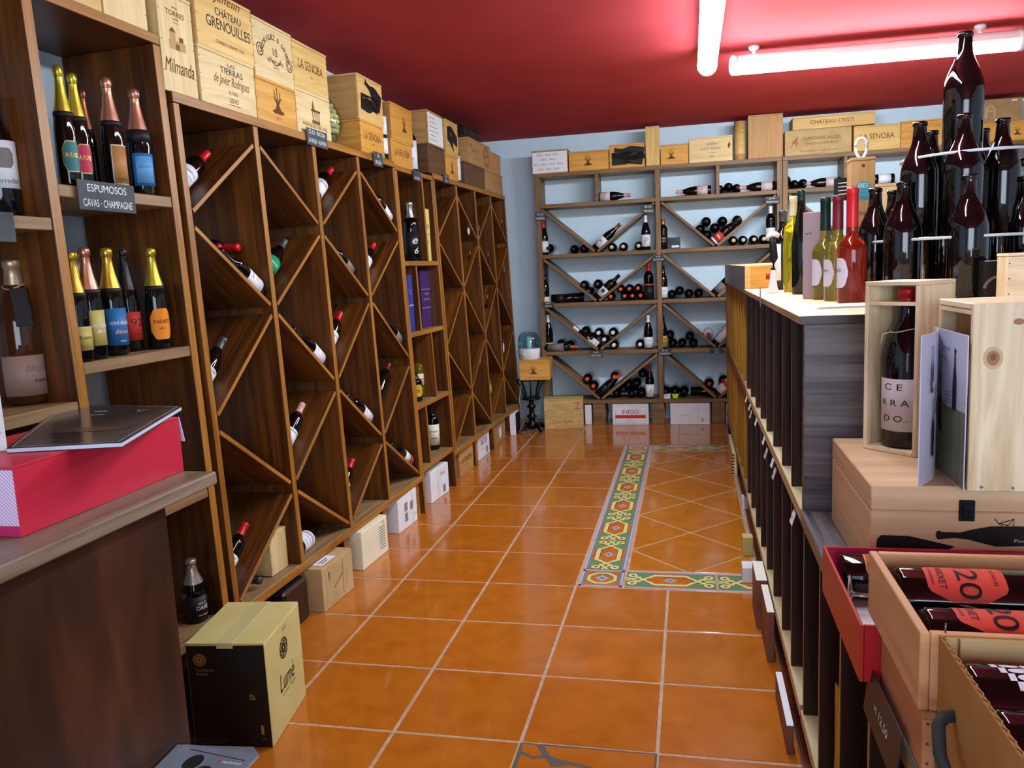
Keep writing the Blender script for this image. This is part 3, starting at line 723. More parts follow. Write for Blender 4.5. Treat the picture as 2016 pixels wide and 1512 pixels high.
# ---- bottles that lie on the zigzag shelves
def on_board(label, key, pxm, h=.30, r=.0375, flip=None, inset_=.07, **k):
    p0, p1 = Vector(BOARDS[key][0]), Vector(BOARDS[key][1]); d = p1-p0; L = d.length; d = d/L
    n = Vector((-d.y, d.x)); n = n if n.y > 0 else -n
    if d.y*d.x < 0: inset_ = .012; k.setdefault('face', (1, -.15, .9))     # boards that fall to the right show only what lies at their front edge
    up = d if d.y > 0 else -d; lo = p0 if p0.y < p1.y else p1; best = None
    for i in range(80):
        t = .02+(L-.04)*i/79
        c = lo+up*t+n*(.0095+r); W = Vector((lsx(c.x, c.y)-inset_, c.x, c.y)); q = proj(W); e = math.hypot(q[0]-pxm[0], q[1]-pxm[1])
        if best is None or e < best[0]: best = (e, t)
    t = max(.035, min(best[1]-h/2, L-h-.0)); c = lo+up*t+n*(.0098+r)
    W = Vector((lsx(c.x, c.y)-inset_-r, c.x, c.y)); D = Vector((LEAN*up.y+AL*up.x, up.x, up.y))
    return bottle(label, k.pop('kind', 'bordeaux'), h, r, lying(W, D, k.pop('face', (1, -.55, .1))), **k)
def poke(label, px, py, cap, kind='bordeaux', h=.30, r=.0375, back=.02, group=None):     # lies with its neck towards the room
    P = LS(px, py, back); return bottle(label, kind, h, r, lying(P+Vector((-h, 0, 0)), (1, 0, 0), (0, 0, 1)), cap, n=16, group=group)
W1 = [(.13, .46, 80, 'white')]; T1 = [('RESERVA', .36, .008, .045, INK), ('Vino Tinto', .28, .010, .05, INK, .3), ('2015', .2, .008, .02, INK)]
def tt(*a): return [(a[0], .38, .010, .05, INK)]+([(a[1], .29, .008, .04, INK_G)] if len(a) > 1 else [])
on_board('red capped bottle with white label on the topmost zigzag shelf at the near end', ('a', 0, 0), (394, 340), cap='red', lab=W1, texts=T1)
on_board('bottle with white label lying down-right on second shelf of the first column', ('a', 0, 1), (483, 545), cap='black', lab=W1, texts=tt('RIOJA', 'Crianza'), face=(1, -.2, .8))
on_board('dark capped bottle with cream white label on third shelf of the first column', ('a', 0, 2), (437, 725), cap='grey', kind='burgundy', r=.041, lab=[(.13, .42, 80, 'white')], texts=tt('Viñas Viejas'))
on_board('red capped bottle with round emblem label on the lowest shelf of the first column', ('a', 0, 4), (475, 1100), cap='red', lab=W1, texts=[('o', .41, .012, .012, INK), ('RAMON', .3, .009, .045, INK), ('Reserva', .24, .007, .03, INK_G)])
on_board('bottle with bright green label and dark capsule in the second column', ('a', 1, 1), (556, 512), cap='grey', kind='burgundy', r=.041, lab=[(.2, .45, 80, 'green')], texts=[('Verde', .33, .014, .05, CHALK, .4)])
on_board('white labelled bottle lying down-right midway in the second column', ('a', 1, 2), (618, 685), cap='black', kind='burgundy', r=.041, lab=W1, texts=tt('MENCIA'))
on_board('pink capped bottle with small white label in the second column', ('a', 1, 3), (580, 838), cap='pink', lab=[(.15, .42, 80, 'white')], texts=tt('Garnacha'))
on_board('red capped bottle at the top of the third column behind the post', ('a', 2, 0), (648, 362), cap='red', lab=W1, texts=tt('RIOJA'))
on_board('small bottle lying down-right high in the third column', ('a', 2, 1), (688, 508), h=.26, r=.032, cap='grey', lab=[(.15, .45, 80, 'grey')])
on_board('red capped bottle with plain white label midway in the third column', ('a', 2, 2), (667, 655), cap='red', lab=W1, texts=tt('Crianza'))
on_board('white labelled bottle lying down-right in the third column', ('a', 2, 3), (714, 808), cap='black', lab=W1, texts=tt('ROBLE'))
on_board('red capped bottle with white label at the bottom of the third column', ('a', 2, 4), (693, 950), cap='red', lab=W1, texts=[('V', .38, .018, .016, INK), ('Alto', .26, .008, .03, INK_G)])
on_board('white labelled bottle high in the fourth column', ('a', 3, 0), (764, 412), cap='white', lab=W1)
on_board('red capped bottle peeping out high in the fourth column', ('a', 3, 1), (727, 505), cap='red', lab=W1)
on_board('dark bottle lying down-right midway in the fourth column', ('a', 3, 2), (776, 652), cap='black', lab=[(.15, .4, 70, 'grey')], kind='burgundy', r=.041)
on_board('dark bottle peeping out low in the fourth column', ('a', 3, 3), (752, 745), cap='darkred')
on_board('white labelled bottle with red base label lying at the bottom of the fourth column', ('a', 3, 4), (797, 895), cap='black', lab=[(.2, .45, 80, 'white'), (.06, .16, 80, 'red')])
g_ = 'red capped bottles lying neck outwards in the first column'
poke('red capped bottle lying neck outwards, upper one behind the second shelf', 470, 487, 'red', back=.05)
poke('red capped bottle lying neck outwards, left one behind the second shelf', 434, 487, 'red', back=.08)
poke('dark red capped bottle lying neck outwards just above the white labelled one', 461, 511, 'darkred', back=.10)
poke('dark capped bottle lying neck outwards beside the wooden crate at the rack bottom', 514, 1143, 'grey', back=.03)
poke('pale capped bottle lying neck outwards behind the near post low down', 448, 1037, 'white', back=.08)
# bottle lying on the bottom board of the second column
P0 = LS(603, 1088, .14); P0.z = .243+.041; P1 = LS(655, 1050, .14)
bottle('dark bottle with big white label lying on the bottom board of the second column', 'burgundy', .30, .041, lying((lsx(.86, .28)-.065, .822, .2815), (-.06, 1, 0), (1, -.5, .45)), 'black', .8, [(.15, .5, 85, 'white')], [('PORTILLO', .42, .013, .075, INK), ('Roble', .33, .010, .04, INK_G), ('2016', .24, .008, .03, INK_G)], 22)
# small tags and cards in the far zigzag rack
for i, (px, py, w_, h_, m, nm) in enumerate(((922, 455, .05, .06, 'white', 'white'), (943, 456, .04, .05, 'white', 'white'), (926, 513, .05, .09, 'black', 'dark'), (961, 513, .05, .07, 'black', 'dark'), (988, 450, .03, .10, 'black', 'dark'), (960, 597, .05, .08, 'black', 'dark'), (944, 706, .06, .09, 'grey', 'grey'), (992, 530, .04, .07, 'grey', 'grey'), (966, 765, .03, .08, 'lime', 'lime green'), (991, 685, .04, .09, 'white', 'white'))):
    LAB['lime'] = mat('lime_plastic', (170, 214, 30), .4)
    P = LS(px, py, .03); o = thing('shelf_tag', ['white paper tag high in the second column of the far rack', 'white paper tag high in the third column of the far rack', 'dark leaf shaped tag in the second column of the far rack', 'dark leaf shaped tag in the third column of the far rack', 'dark narrow tag at the top of the last column', 'dark square tag low in the third column of the far rack', 'grey diamond tag in the second column low down', 'grey tag hanging in the last column of the far rack', 'lime green tag near the bottom of the third column', 'white tag at the last column beside the humidifier'][i], 'tag', F_left(P))
    pl = [(-w_/2, -h_*.2), (0, -h_/2), (w_/2, -h_*.1), (w_*.35, h_*.35), (0, h_/2), (-w_*.4, h_*.3)]
    part('card', G().prism(pl, 0, .004, T=UPR), LAB[m], o)
    part('string', G().tube([(0, -.002, h_*.45), (.003, -.002, h_*.45+.03)], .0012, 5), LAB['cream'], o)

# ---- things in the pigeonhole rack
def on_ls(px, py, z, inn): P = LS(px, py, inn); return Vector((P.x, P.y, z+.0005))
P = on_ls(812, 505, SH2[0], .10)
bottle('dark liqueur bottle with silver capsule and white drawing in the pigeonhole rack', 'shouldered', .37, .052, stand(P, 10), 'silver', .74, [(.12, .5, 50, 'black')], [('e', .34, .05, .04, CHALK, .3, .3), ('6', .18, .04, .03, CHALK, .3, .4)], 22)
def carton(label, mx, w, d, h, body, prints=(), cat='box', name='carton', seam=None, group=None, flaps=True, side=None):
    """a closed cardboard box: shell, two top flaps and tape; front is local -Y, origin at front left bottom"""
    o = thing(name, label, cat, mx, None, group)
    part('shell', G().box((0, 0, 0), (w, d, h-.004), .002), body, o)
    if flaps:
        for a, b in ((.001, d/2-.0008), (d/2+.0008, d-.001)): part('flap', G().box((.001, a, h-.0038), (w-.001, b, h), .0008), body, o)
    if seam: part('tape', G().box((-.0006, d/2-.025, h*.82), (w+.0006, d/2+.025, h+.0006), .0003) if seam == 'x' else G().box((w/2-.025, -.0006, h*.85), (w/2+.025, d+.0006, h+.0006), .0003), mat('clear_brown_tape', (176,150,96), .25), o)
    if prints: print_on(o, prints)
    if side: print_on(o, side[1], F=side[0])
    return o
PURP = mat('violet_carton', (66,38,96), .4); BLUEC = mat('blue_carton', (44,56,140), .4); YELC = mat('yellow_gift_carton', (222,200,110), .5)
SIL = mat('silver_print', (186,182,190), .4, .4)
def stub(label, px, py, z, inn, w, d, h, m, prints, **k):
    P = on_ls(px, py, z, inn); return carton(label, F_left(P), w, d, h, m, prints, flaps=False, **k)
stub('tall narrow cream gift box in the upper pigeonhole', 841, 508, SH2[0], .02, .085, .085, .335, YELC, [('t', '30', .042, .22, .03, .03, INK_B), ('l', [(.02, .17), (.065, .17)], .004, INK_B), ('t', 'XO', .042, .12, .02, .02, INK_B)])
stub('large violet gift box in the second pigeonhole row', 834, 645, SH2[1], .08, .24, .10, .37, PURP, [('l', [(0, .245), (.24, .245)], .004, SIL), ('l', [(0, .125), (.24, .125)], .004, SIL), ('t', 'GRAN', .10, .215, .018, .08, SIL), ('t', 'RESERVA ESPECIAL', .11, .18, .014, .15, SIL), ('t', 'V', .21, .22, .04, .035, SIL), ('l', [(.20, 0), (.20, .37)], .003, SIL)])
stub('narrow blue gift box beside the violet one', 808.5, 648, SH2[1], .015, .075, .10, .345, BLUEC, [('t', '12', .035, .24, .03, .035, SIL), ('l', [(0, .16), (.075, .16)], .01, SIL)])
P = on_ls(829, 778, SH2[2], .12)
bottle('clear bottle of golden spirit with gold capsule in the third pigeonhole row', 'shouldered', .30, .045, stand(P, 10), 'gold', .76, [(.25, .5, 60, 'cream')], [('ORUJO', .38, .012, .05, INK_B)], 22, GLASS_YEL)
P = on_ls(820, 784, SH2[2], .08)
bottle('short dark bottle with yellow round label by the left upright of the pigeonholes', 'shouldered', .19, .04, stand(P, 10), 'black', .74, [(.15, .55, 60, 'ochre', 'oct')], [('SOL', .34, .02, .05, INK)], 20)
P = on_ls(868, 770, SH2[2], .10)
bottle('dark spirit bottle with white patterned label and copper stopper in the third pigeonhole row', 'shouldered', .30, .045, stand(P, 10), 'copper', .82, [(.08, .55, 70, 'black')], [('ABX', .42, .03, .06, CHALK), ('MOC', .3, .03, .06, CHALK), ('ZET', .18, .03, .06, CHALK)], 20)
P = on_ls(855, 893, SH2[3], .12)
bottle('dark bottle with tall cream label in the lowest pigeonhole', 'shouldered', .31, .043, stand(P, 10), 'black', .8, [(.10, .55, 70, 'cream')], [('BRANDY', .4, .012, .06, INK), ('1880', .25, .01, .04, INK)], 20)
P = on_ls(862, 886, SH2[3], .22)
bottle('dark bottle behind the cream labelled one in the lowest pigeonhole', 'bordeaux', .30, .04, stand(P, 10), 'black', .8, [(.1, .5, 70, 'ochre')], (), 18)

# ================================================================== wooden wine crates
def crate(label, mx, w, h, d, m, prints=(), lid=True, group=None, name='wine_crate', m2=None, t=.011):
    o = thing(name, label, 'crate', mx, None, group); m2 = m2 or m
    part('front_panel', G().box((0, 0, 0), (w, t, h-(t if lid else 0)-.001), .0012), m, o)
    for x in (.0005, w-t-.0005): part('side_panel', G().box((x, t+.0005, .001), (x+t, d-t, h-t-.001), .001), m2, o)
    part('back_panel', G().box((.001, d-t+.0005, 0), (w-.001, d, h-t-.001), .001), m2, o)
    part('base_panel', G().box((t+.001, t+.001, .001), (w-t-.001, d-t-.001, .009), .001), m2, o)
    if lid: part('lid', G().box((-.001, -.0015, h-t), (w+.001, d, h), .0015), m, o)
    for z in (h*.25, h*.5, h*.75):      # nail heads up both ends
        pass
    g = G()
    for x in (t*.5, w-t*.5):
        for z in (h*.2, h*.5, h*.8): g.prism(circ(x, z, .0022, 6)[:-1], 0, .0009, T=UPR)
    part('nail', g, INK_S, o)['kind'] = 'stuff'
    if prints: print_on(o, prints)
    return o
def bottle_sil(x, z, L, wd, a):         # flat silhouette of a burgundy bottle, neck along +a
    half = [(0, .5), (.40, .5), (.55, .42), (.68, .22), (.76, .17), (.93, .15), (.93, .19), (1, .19)]
    pts = [(u*L, v*wd) for u, v in half]+[(u*L, -v*wd) for u, v in half[::-1]]; c, s = math.cos(a), math.sin(a)
    return [(x+u*c-v*s, z+u*s+v*c) for u, v in pts]
def vine(x, z, s, m):                   # branded little vine stump
    out = [('p', [(x-.5*s, z-.42*s), (x-.2*s, z-.30*s), (x-.1*s, z-.1*s), (x+.1*s, z-.12*s), (x+.22*s, z-.30*s), (x+.52*s, z-.42*s), (x+.3*s, z-.5*s), (x-.3*s, z-.5*s)], m)]
    for a, l in ((150, .62), (118, .85), (92, .95), (62, .8), (32, .62)):
        t = math.radians(a); out.append(('l', [(x+.06*s*math.cos(t), z-.1*s), (x+.5*l*s*math.cos(t), z+.05*s+.3*l*s*math.sin(t)), (x+l*s*.62*math.cos(t), z+.62*l*s*math.sin(t))], .055*s, m))
    return out
def ring(x, z, r, wd, m): return ('l', circ(x, z, r, 20), wd, m)
def arc_text(t, x, z, r, a0, a1, h, m):
    out = []; n = len(t)
    return [('t', c, x+(r+h*.6)*math.cos(math.radians(a0+(a1-a0)*(i+.5)/n)), z+(r+h*.6)*math.sin(math.radians(a0+(a1-a0)*(i+.5)/n)), h, None, m, 0, math.radians(a0+(a1-a0)*(i+.5)/n-90)) for i, c in enumerate(t) if c != ' ']
ZL = 2.0935
def crateL(label, y0, y1, z0, z1, d, m, prints=(), back=.012, **k):
    P = Vector((lsx(y0, 2.09)-back, y0, z0)); return crate(label, F_left(P), y1-y0, z1-z0, d, m, prints(y1-y0, z1-z0) if callable(prints) else prints, **k)
H1 = 2.283
crateL('tall pale pine crate branded with a fortified house, near end of the rack', .262, .447, ZL, 2.425, .33, W_PALE, lambda w, h: [('t', 'FAMILIA', w*.5, h*.86, .007, .03, INK_B), ('t', 'TORRES', w*.5, h*.80, .018, .10, INK_B), ('t', '1870', w*.5, h*.745, .008, .03, INK_B), ('l', [(w*.42, h*.71), (w*.58, h*.71)], .002, INK_B),
    ('p', rect(w*.26, h*.44, w*.74, h*.53), mat('pale_brand', (178,140,84), .6)), ('p', rect(w*.30, h*.53, w*.46, h*.61), mat('pale_brand', (178,140,84), .6)), ('p', [(w*.28, h*.61), (w*.38, h*.66), (w*.48, h*.61)], INK_S), ('p', rect(w*.56, h*.53, w*.68, h*.58), INK_S), ('l', [(w*.5, h*.44), (w*.5, h*.50)], .02, INK_S), ('t', 'Milmanda', w*.5, h*.27, .05, w*.86, INK_B, .35)])
part_lab = None
crateL('pine crate lying flush with the left edge, standing on the shelf unit top', -.30, .0, 2.2635, 2.46, .30, W_PINE)
crateL('narrow pine crate standing on the shelf unit top next to the tall pale one', .008, .205, 2.2635, 2.50, .30, W_PALE)
TE = lambda w, h: [('t', 'LAS', w*.56, h*.82, .014, .05, INK), ('t', 'TIERRAS', w*.56, h*.70, .024, .15, INK), ('t', 'de Javier Rodriguez', w*.56, h*.50, .035, .24, INK_S, .4), ('t', 'EL TESO', w*.56, h*.32, .013, .06, INK_B), ('t', '2010', w*.56, h*.18, .018, .06, INK), ('l', [(w*.46, h*.1), (w*.68, h*.1)], .002, INK_B)]
crateL('pine crate lettered for old vines, lower row, below the château crate', .469, .836, ZL, H1+.012, .26, W_PALE, TE)
crateL('pine crate lettered with a French château name, stacked second on the near rack', .476, .848, H1+.0125, 2.512, .25, W_PINE, lambda w, h: [('t', 'Jaffelin', w*.55, h*.90, .035, .18, INK_B, .4), ('t', 'CHÂTEAU', w*.56, h*.69, .028, .17, INK), ('t', 'GRENOUILLES', w*.56, h*.47, .040, .29, INK), ('t', 'CHABLIS GRAND CRU', w*.56, h*.17, .013, .19, INK_S)])
crateL('orange pine crate branded with a small vine stump, lower row of the near rack', .842, 1.163, ZL, H1-.016, .26, W_ORNG, lambda w, h: vine(w*.52, h*.55, .10, INK_B)+[('t', '1917', w*.52, h*.16, .010, .04, INK_S)])
crateL('pale pine crate with an arched brand and two round seals', .852, 1.168, H1-.0155, 2.50, .25, W_PALE, lambda w, h: arc_text('RODRIGUEZ & SANZO', w*.53, h*.28, .105, 158, 22, .022, INK)+[('t', '10', w*.53, h*.53, .034, .035, INK_B), ('l', arc(w*.53, h*.50, .045, 200, 340), .004, INK_B), ('t', 'RED WINE SAMPLE', w*.53, h*.36, .014, .13, INK), ('t', 'TINTO', w*.53, h*.26, .009, .05, INK_S), ring(w*.15, h*.48, .024, .005, INK_B), ring(w*.15, h*.48, .012, .004, INK_B), ring(w*.89, h*.40, .024, .005, INK_B), ring(w*.89, h*.40, .012, .004, INK_B)])
crateL('pale pine crate with a printed bell tower, lower row beside the cork bowl', 1.17, 1.50, ZL, H1+.004, .26, W_PALE, lambda w, h: [('p', rect(w*.43, h*.30, w*.66, h*.38), INK_S), ('p', rect(w*.45, h*.38, w*.47, h*.58), INK_B), ('p', rect(w*.51, h*.38, w*.53, h*.58), INK_B), ('p', rect(w*.57, h*.38, w*.59, h*.58), INK_B), ('p', rect(w*.63, h*.38, w*.65, h*.58), INK_B), ('p', rect(w*.42, h*.58, w*.68, h*.63), INK_B), ('p', [(w*.44, h*.63), (w*.48, h*.85), (w*.52, h*.63)], INK_S), ('t', 'MARQUES DEL VAL', w*.52, h*.23, .016, .24, INK_S), ('l', [(w*.36, h*.13), (w*.72, h*.13)], .003, INK_S)])
SEN = lambda w, h: [('t', 'LA SENOBA', w*.5, h*.55, .04, w*.72, INK_B), ('t', 'RIOJA', w*.5, h*.32, .008, .03, INK_S)]
crateL('pine crate with red brown lettering stacked above the bell tower crate', 1.172, 1.50, H1+.0045, 2.492, .25, W_PINE, SEN)
CAT = lambda w, h: [('p', bottle_sil(w*.10, h*.42, h*.95, h*.36, -.12), INK), ('p', bottle_sil(w*.92, h*.52, h*.95, h*.36, 2.75), INK), ('p', rect(w*.12, h*.30, w*.86, h*.60), INK), ('p', [(w*.30, h*.52), (w*.52, h*.57), (w*.72, h*.48), (w*.52, h*.51)], CARD_Y), ('p', [(w*.14, h*.50), (w*.26, h*.53), (w*.27, h*.49)], CARD_Y), ('p', [(w*.36, h*.42), (w*.58, h*.28), (w*.66, h*.18), (w*.52, h*.26)], CARD_Y)]
crateL('orange pine crate with brown capital lettering below the two bottle silhouettes', 1.848, 2.158, ZL, 2.262, .30, W_ORNG, SEN)
crateL('pine crate with two crossed black bottle silhouettes beside the glass bowl', 1.846, 2.172, 2.2625, 2.492, .32, W_PINE, CAT, m2=W_TAN)
crateL('orange pine crate with capital lettering, lower of the pair above the pigeonhole rack', 2.262, 2.60, 2.0755, 2.224, .30, W_ORNG, SEN, m2=W_TAN)
crateL('orange pine crate branded with a vine, upper of the pair above the pigeonhole rack', 2.285, 2.63, 2.2245, 2.43, .30, W_ORNG, lambda w, h: vine(w*.6, h*.5, .085, INK_B), m2=W_TAN)
crateL('dark brown wooden crate under the crate with the white sheet', 2.90, 3.24, 2.0955, 2.283, .30, W_BROWN, m2=W_BROWN)
crateL('brown crate with a white handwritten sheet on its front', 2.916, 3.225, 2.2835, 2.497, .30, W_TAN, lambda w, h: [('p', rect(.006, .006, w-.004, h-.014), PAPER)]+[('l', [(w*.12, h*(.8-.13*i)), (w*(.5+.06*(i % 4)), h*(.81-.13*i))], .004, INK_G) for i in range(6)], m2=W_TAN)
crateL('orange crate with a dark vine brand, below the narrow crate with black leaves', 3.262, 3.53, ZL+.002, 2.262, .30, W_ORNG, lambda w, h: vine(w*.5, h*.5, .08, INK_B))
crateL('narrow pine crate with black leaf shapes near the dark flat box', 3.285, 3.57, 2.2625, 2.50, .30, W_PINE, lambda w, h: [('p', [(w*.14, h*.80), (w*.45, h*.86), (w*.92, h*.62), (w*.9, h*.30), (w*.55, h*.40), (w*.62, h*.1), (w*.30, h*.36), (w*.12, h*.42)], INK), ('p', [(w*.3, h*.60), (w*.6, h*.55), (w*.4, h*.68)], CARD_Y)])
crateL('dark grey-brown wooden crate below the light tan one near the corner', 3.70, 4.255, ZL+.002, 2.264, .30, W_BROWN)
crateL('light tan crate below the black flat box near the corner', 3.832, 4.19, 2.2645, 2.457, .28, W_TAN, lambda w, h: [('t', 'BODEGA', w*.45, h*.55, .02, .14, INK_S), ('p', [(w*.12, h*.7), (w*.2, h*.8), (w*.2, h*.65)], INK_B)])
o = crateL('flat black box lying on top of the light tan crate', 3.75, 4.17, 2.4575, 2.535, .26, CARD_K, lambda w, h: [('t', 'CELLER', w*.5, h*.5, .012, .12, INK_G)])
crateL('tan crate with a round brand near the room corner', 4.20, 4.452, 2.2645, 2.462, .28, W_TAN, lambda w, h: [ring(w*.5, h*.5, .075, .008, INK_B), ring(w*.5, h*.5, .055, .004, INK_B), ('t', 'VM', w*.5, h*.5, .03, .05, INK_B)])
crateL('plain tan crate at the top right end of the left wall stack', 4.46, 4.79, 2.2645, 2.43, .28, W_TAN)
crateL('plain tan crate at the bottom right end of the left wall stack', 4.265, 4.83, ZL+.002, 2.264, .28, W_TAN)
# bottles standing between the crates
def topb(label, px, y, z, h, r, back, cap, labs, texts=(), kind='burgundy'):
    return bottle(label, kind, h, r, stand((lsx(y, 2.1)-back, y, z+.0005), 12), cap, .8, labs, texts, 20)
topb('large dark bottle with white label between the silhouette crate and the orange pair', 0, 2.215, ZL, .33, .045, .06, 'black', [(.42, .72, 70, 'white'), (.10, .36, 70, 'white')], [('TINTO', .6, .012, .05, INK)], 'bordeaux')
topb('bottle with a golden capsule behind the orange vine crate', 0, 2.665, 2.0755, .40, .048, .20, 'gold', [(.2, .5, 70, 'white')])
topb('dark bottle with round mark on its white label left of the dark brown crate', 0, 2.70, 2.0755, .31, .042, .06, 'black', [(.06, .62, 70, 'white')], [('O', .52, .03, .03, INK), ('Vi', .25, .02, .03, INK_G)], 'bordeaux')
topb('dark bottle with long white label between leaf crate and dark grey crate', 0, 3.615, ZL+.002, .31, .042, .06, 'black', [(.05, .62, 70, 'white')], [('M', .32, .03, .03, INK)], 'bordeaux')

# ---- glass bowl full of corks
by_, br = 1.64, .128
bo = Vector((lsx(by_, 2.1)-.155, by_, ZL+.0005)); o = thing('glass_bowl', 'round clear glass bowl full of corks between the bell tower crate and the silhouette crate', 'bowl', loc=bo)
pr = [(0, 0), (.05, .001), (.085, .022), (.115, .06), (.128, .105), (.124, .15), (.108, .19), (.085, .222), (.074, .243), (.072, .26)]
part('bowl', G().lathe(pr, 32), thin_glass('greenish_bowl_glass', (232,244,230), .15), o)
part('rim', G().tube([(.072*math.cos(k*math.pi/16), .072*math.sin(k*math.pi/16), .26) for k in range(32)], .0022, 6, closed=True), mat('glass_rim', (214,226,214), .1, trans=.4), o)
CORK = vary('cork', (206,184,136), (236,216,172), .8, 60, (1,1,1), 3, 0, .2, 'Object', .2, 0, (.3,.7), 0, .12)
ck = G().lathe([(0, -.022), (.0105, -.022), (.012, -.0205), (.012, .0205), (.0105, .022), (0, .022)], 10).mesh('cork', CORK)
n = 0; rs = random.Random(3); placed = []
lay = [(.024+.0255*k) for k in range(8)]
for z in lay:
    R = 0
    for (a, zz), (b, z2_) in zip(pr, pr[1:]):
        if zz <= z <= z2_: R = a+(b-a)*(z-zz)/(z2_-zz)
    R -= .028
    for rr in ([R] if R > .02 else [])+([R-.034] if R > .05 else [])+([R-.068] if R > .09 else []):
        k = max(1, int(2*math.pi*rr/.047)); ph = rs.random()*6
        for i in range(k):
            t = ph+2*math.pi*i/k; c = link('cork', ck, None, (bo.x+rr*math.cos(t), bo.y+rr*math.sin(t), bo.z+z))
            c.rotation_euler = (math.pi/2+rs.uniform(-.25, .25), 0, t+rs.uniform(-.6, .6)); tag(c, 'wine cork in the round glass bowl', 'cork', 'corks in the glass bowl')
            n += 1

# ================================================================== boxes on the floor under the left rack
def floorL(p0, p1): p0 = Vector((p0[0], p0[1], 0)); p1 = Vector((p1[0], p1[1], 0)); return frame(p0+Vector((0, 0, .0006)), p1-p0, (-(p1-p0).y, (p1-p0).x, 0)), (p1-p0).length
def mob(w, h): return [('l', circ(w, h, .03), .006, INK_G)]
REC = lambda x, z, s, m: [('l', arc(x, z, s, 100, 330), s*.4, m), ('l', arc(x, z, s*.45, -80, 150), s*.35, m)]
# large black and cream carton in front
m_, wd = floorL((-.176, -.178), (.072, -.142))
o = thing('wine_carton', 'big carton with black front and cream sides standing on the floor at the left', 'box', m_)
cw, cdp, chh = wd, .315, .345
part('shell', G().box((0, 0, 0), (cw, cdp, chh-.004), .002, 0, None, (1, -1)), [CARD_Y, CARD_K], o)
part('flap', G().box((.001, .001, chh-.0035), (cw/2-.001, cdp-.001, chh+.001), .0008), CARD_Y, o); part('flap', G().box((cw/2+.001, .001, chh-.0035), (cw-.001, cdp-.001, chh), .0008), CARD_Y, o)
part('tape', G().box((cw/2-.026, -.0008, chh-.016), (cw/2+.026, cdp+.0008, chh+.0016), .0004), mat('clear_tape', (196,186,128), .18), o)
ros = lambda x, z, s, m: [ring(x, z, s, s*.16, m), ring(x, z, s*.28, s*.2, m)]+[('l', circ(x+s*.62*math.cos(k*math.pi/4), z+s*.62*math.sin(k*math.pi/4), s*.2, 8), s*.12, m) for k in range(8)]
print_on(o, ros(.042, .293, .019, GOLD_P)+[('t', 'Cosecheros', .055, .260, .010, .055, GOLD_P), ('t', 'Riojanos', .046, .246, .009, .035, GOLD_P), ('t', '750 ml', .225, .03, .007, .012, GOLD_P), ('l', [(.222, .045), (.222, .075)], .009, GOLD_P), ('t', 'Producto de España · Contiene sulfitos', .06, .028, .006, .10, INK_G), ('t', 'Mantener en lugar fresco', .06, .018, .006, .08, INK_G)]+REC(.20, .17, .009, GOLD_P))
FR = Matrix.Translation((cw, 0, 0)) @ Matrix.Rotation(math.pi/2, 4, 'Z')
print_on(o, ros(.15, .258, .032, INK)+[('t', 'Lumé', .16, .155, .06, .13, INK, .2), ('t', 'Cuvée · Rioja', .17, .112, .010, .12, INK_G), ('t', '12', .17, .318, .014, .03, INK_G)], F=FR)
# second carton behind it under the shelf unit
m_, wd = floorL((-.40, -.09), (-.22, -.09)); carton('black carton pushed under the shelf unit behind the big carton', m_, .16, .20, .215, CARD_K)
m_, wd = floorL((-.26, .585), (-.258, .84)); 
o = thing('heater', 'dark brown electric heater box with a grille under the near rack', 'heater', m_); part('case', G().box((0, 0, 0), (.20, .17, .185), .012), mat('dark_brown_plastic', (44,28,24), .3), o)
for k in range(14): part('slat', G().box((.012+.0128*k, .02, .1855), (.018+.0128*k, .15, .192), .0008), LAB['black'], o)
m_, wd = floorL((-.213, .828), (-.198, 1.125)); 
o = carton('cardboard carton with tape and a split seam, first in the row under the rack', m_, .285, .10, .195, CARD, [('l', [(.10, .075), (.185, .115)], .004, INK), ('l', [(.185, .02), (.19, .18)], .008, CARD_B), ('p', rect(.03, .02, .085, .16), mat('glossy_label_tape', (186,164,118), .2)), ('p', rect(.055, .12, .07, .16), PAPER), ('p', rect(.212, .05, .235, .12), mat('glossy_label_tape', (186,164,118), .2))])
print_on(o, [('p', rect(.04, .02, .17, .07), PAPER), ('l', [(.06, .035), (.12, .035)], .006, INK), ('l', [(.06, .05), (.14, .05)], .006, INK)], F=Matrix.Translation((0, 0, .1962)) @ Matrix.Rotation(-math.pi/2, 4, 'X'))
m_, wd = floorL((-.240, 1.325), (-.222, 1.645)); carton('pale yellow carton with a printed text panel, second in the row under the rack', m_, .30, .10, .195, CARD_C, [('l', [(.20, .15-.014*i), (.27, .15-.014*i)], .005, INK_G) for i in range(9)]+[('t', 'Vi', .25, .172, .014, .03, INK_G)])
bars = lambda x, z: [('l', [(x+.006*i, z), (x+.006*i, z+.05)], .002+.002*(i % 3 == 0), INK) for i in range(7)]
m_, wd = floorL((-.258, 1.885), (-.240, 2.16)); carton('white carton with two bar codes, third in the row under the rack', m_, .265, .10, .20, CARD_W, bars(.09, .10)+bars(.09, .04)+bars(.17, .09)+[('l', [(.20, 0), (.20, .2)], .002, INK_G), ('t', '6 x 75 cl', .235, .05, .01, .045, INK)])
m_, wd = floorL((-.258, 2.475), (-.232, 2.775)); carton('white carton below the pigeonhole rack', m_, .30, .10, .20, CARD_W, bars(.20, .02)+[('t', 'ROBLE', .2, .15, .018, .08, INK_G), ('l', [(.12, 0), (.12, .2)], .002, INK_G)])
m_, wd = floorL((-.248, 3.10), (-.235, 3.43)); crate('small wooden crate with capital lettering on the floor under the far rack', m_, .32, .20, .10, W_TAN, SEN(.32, .2))
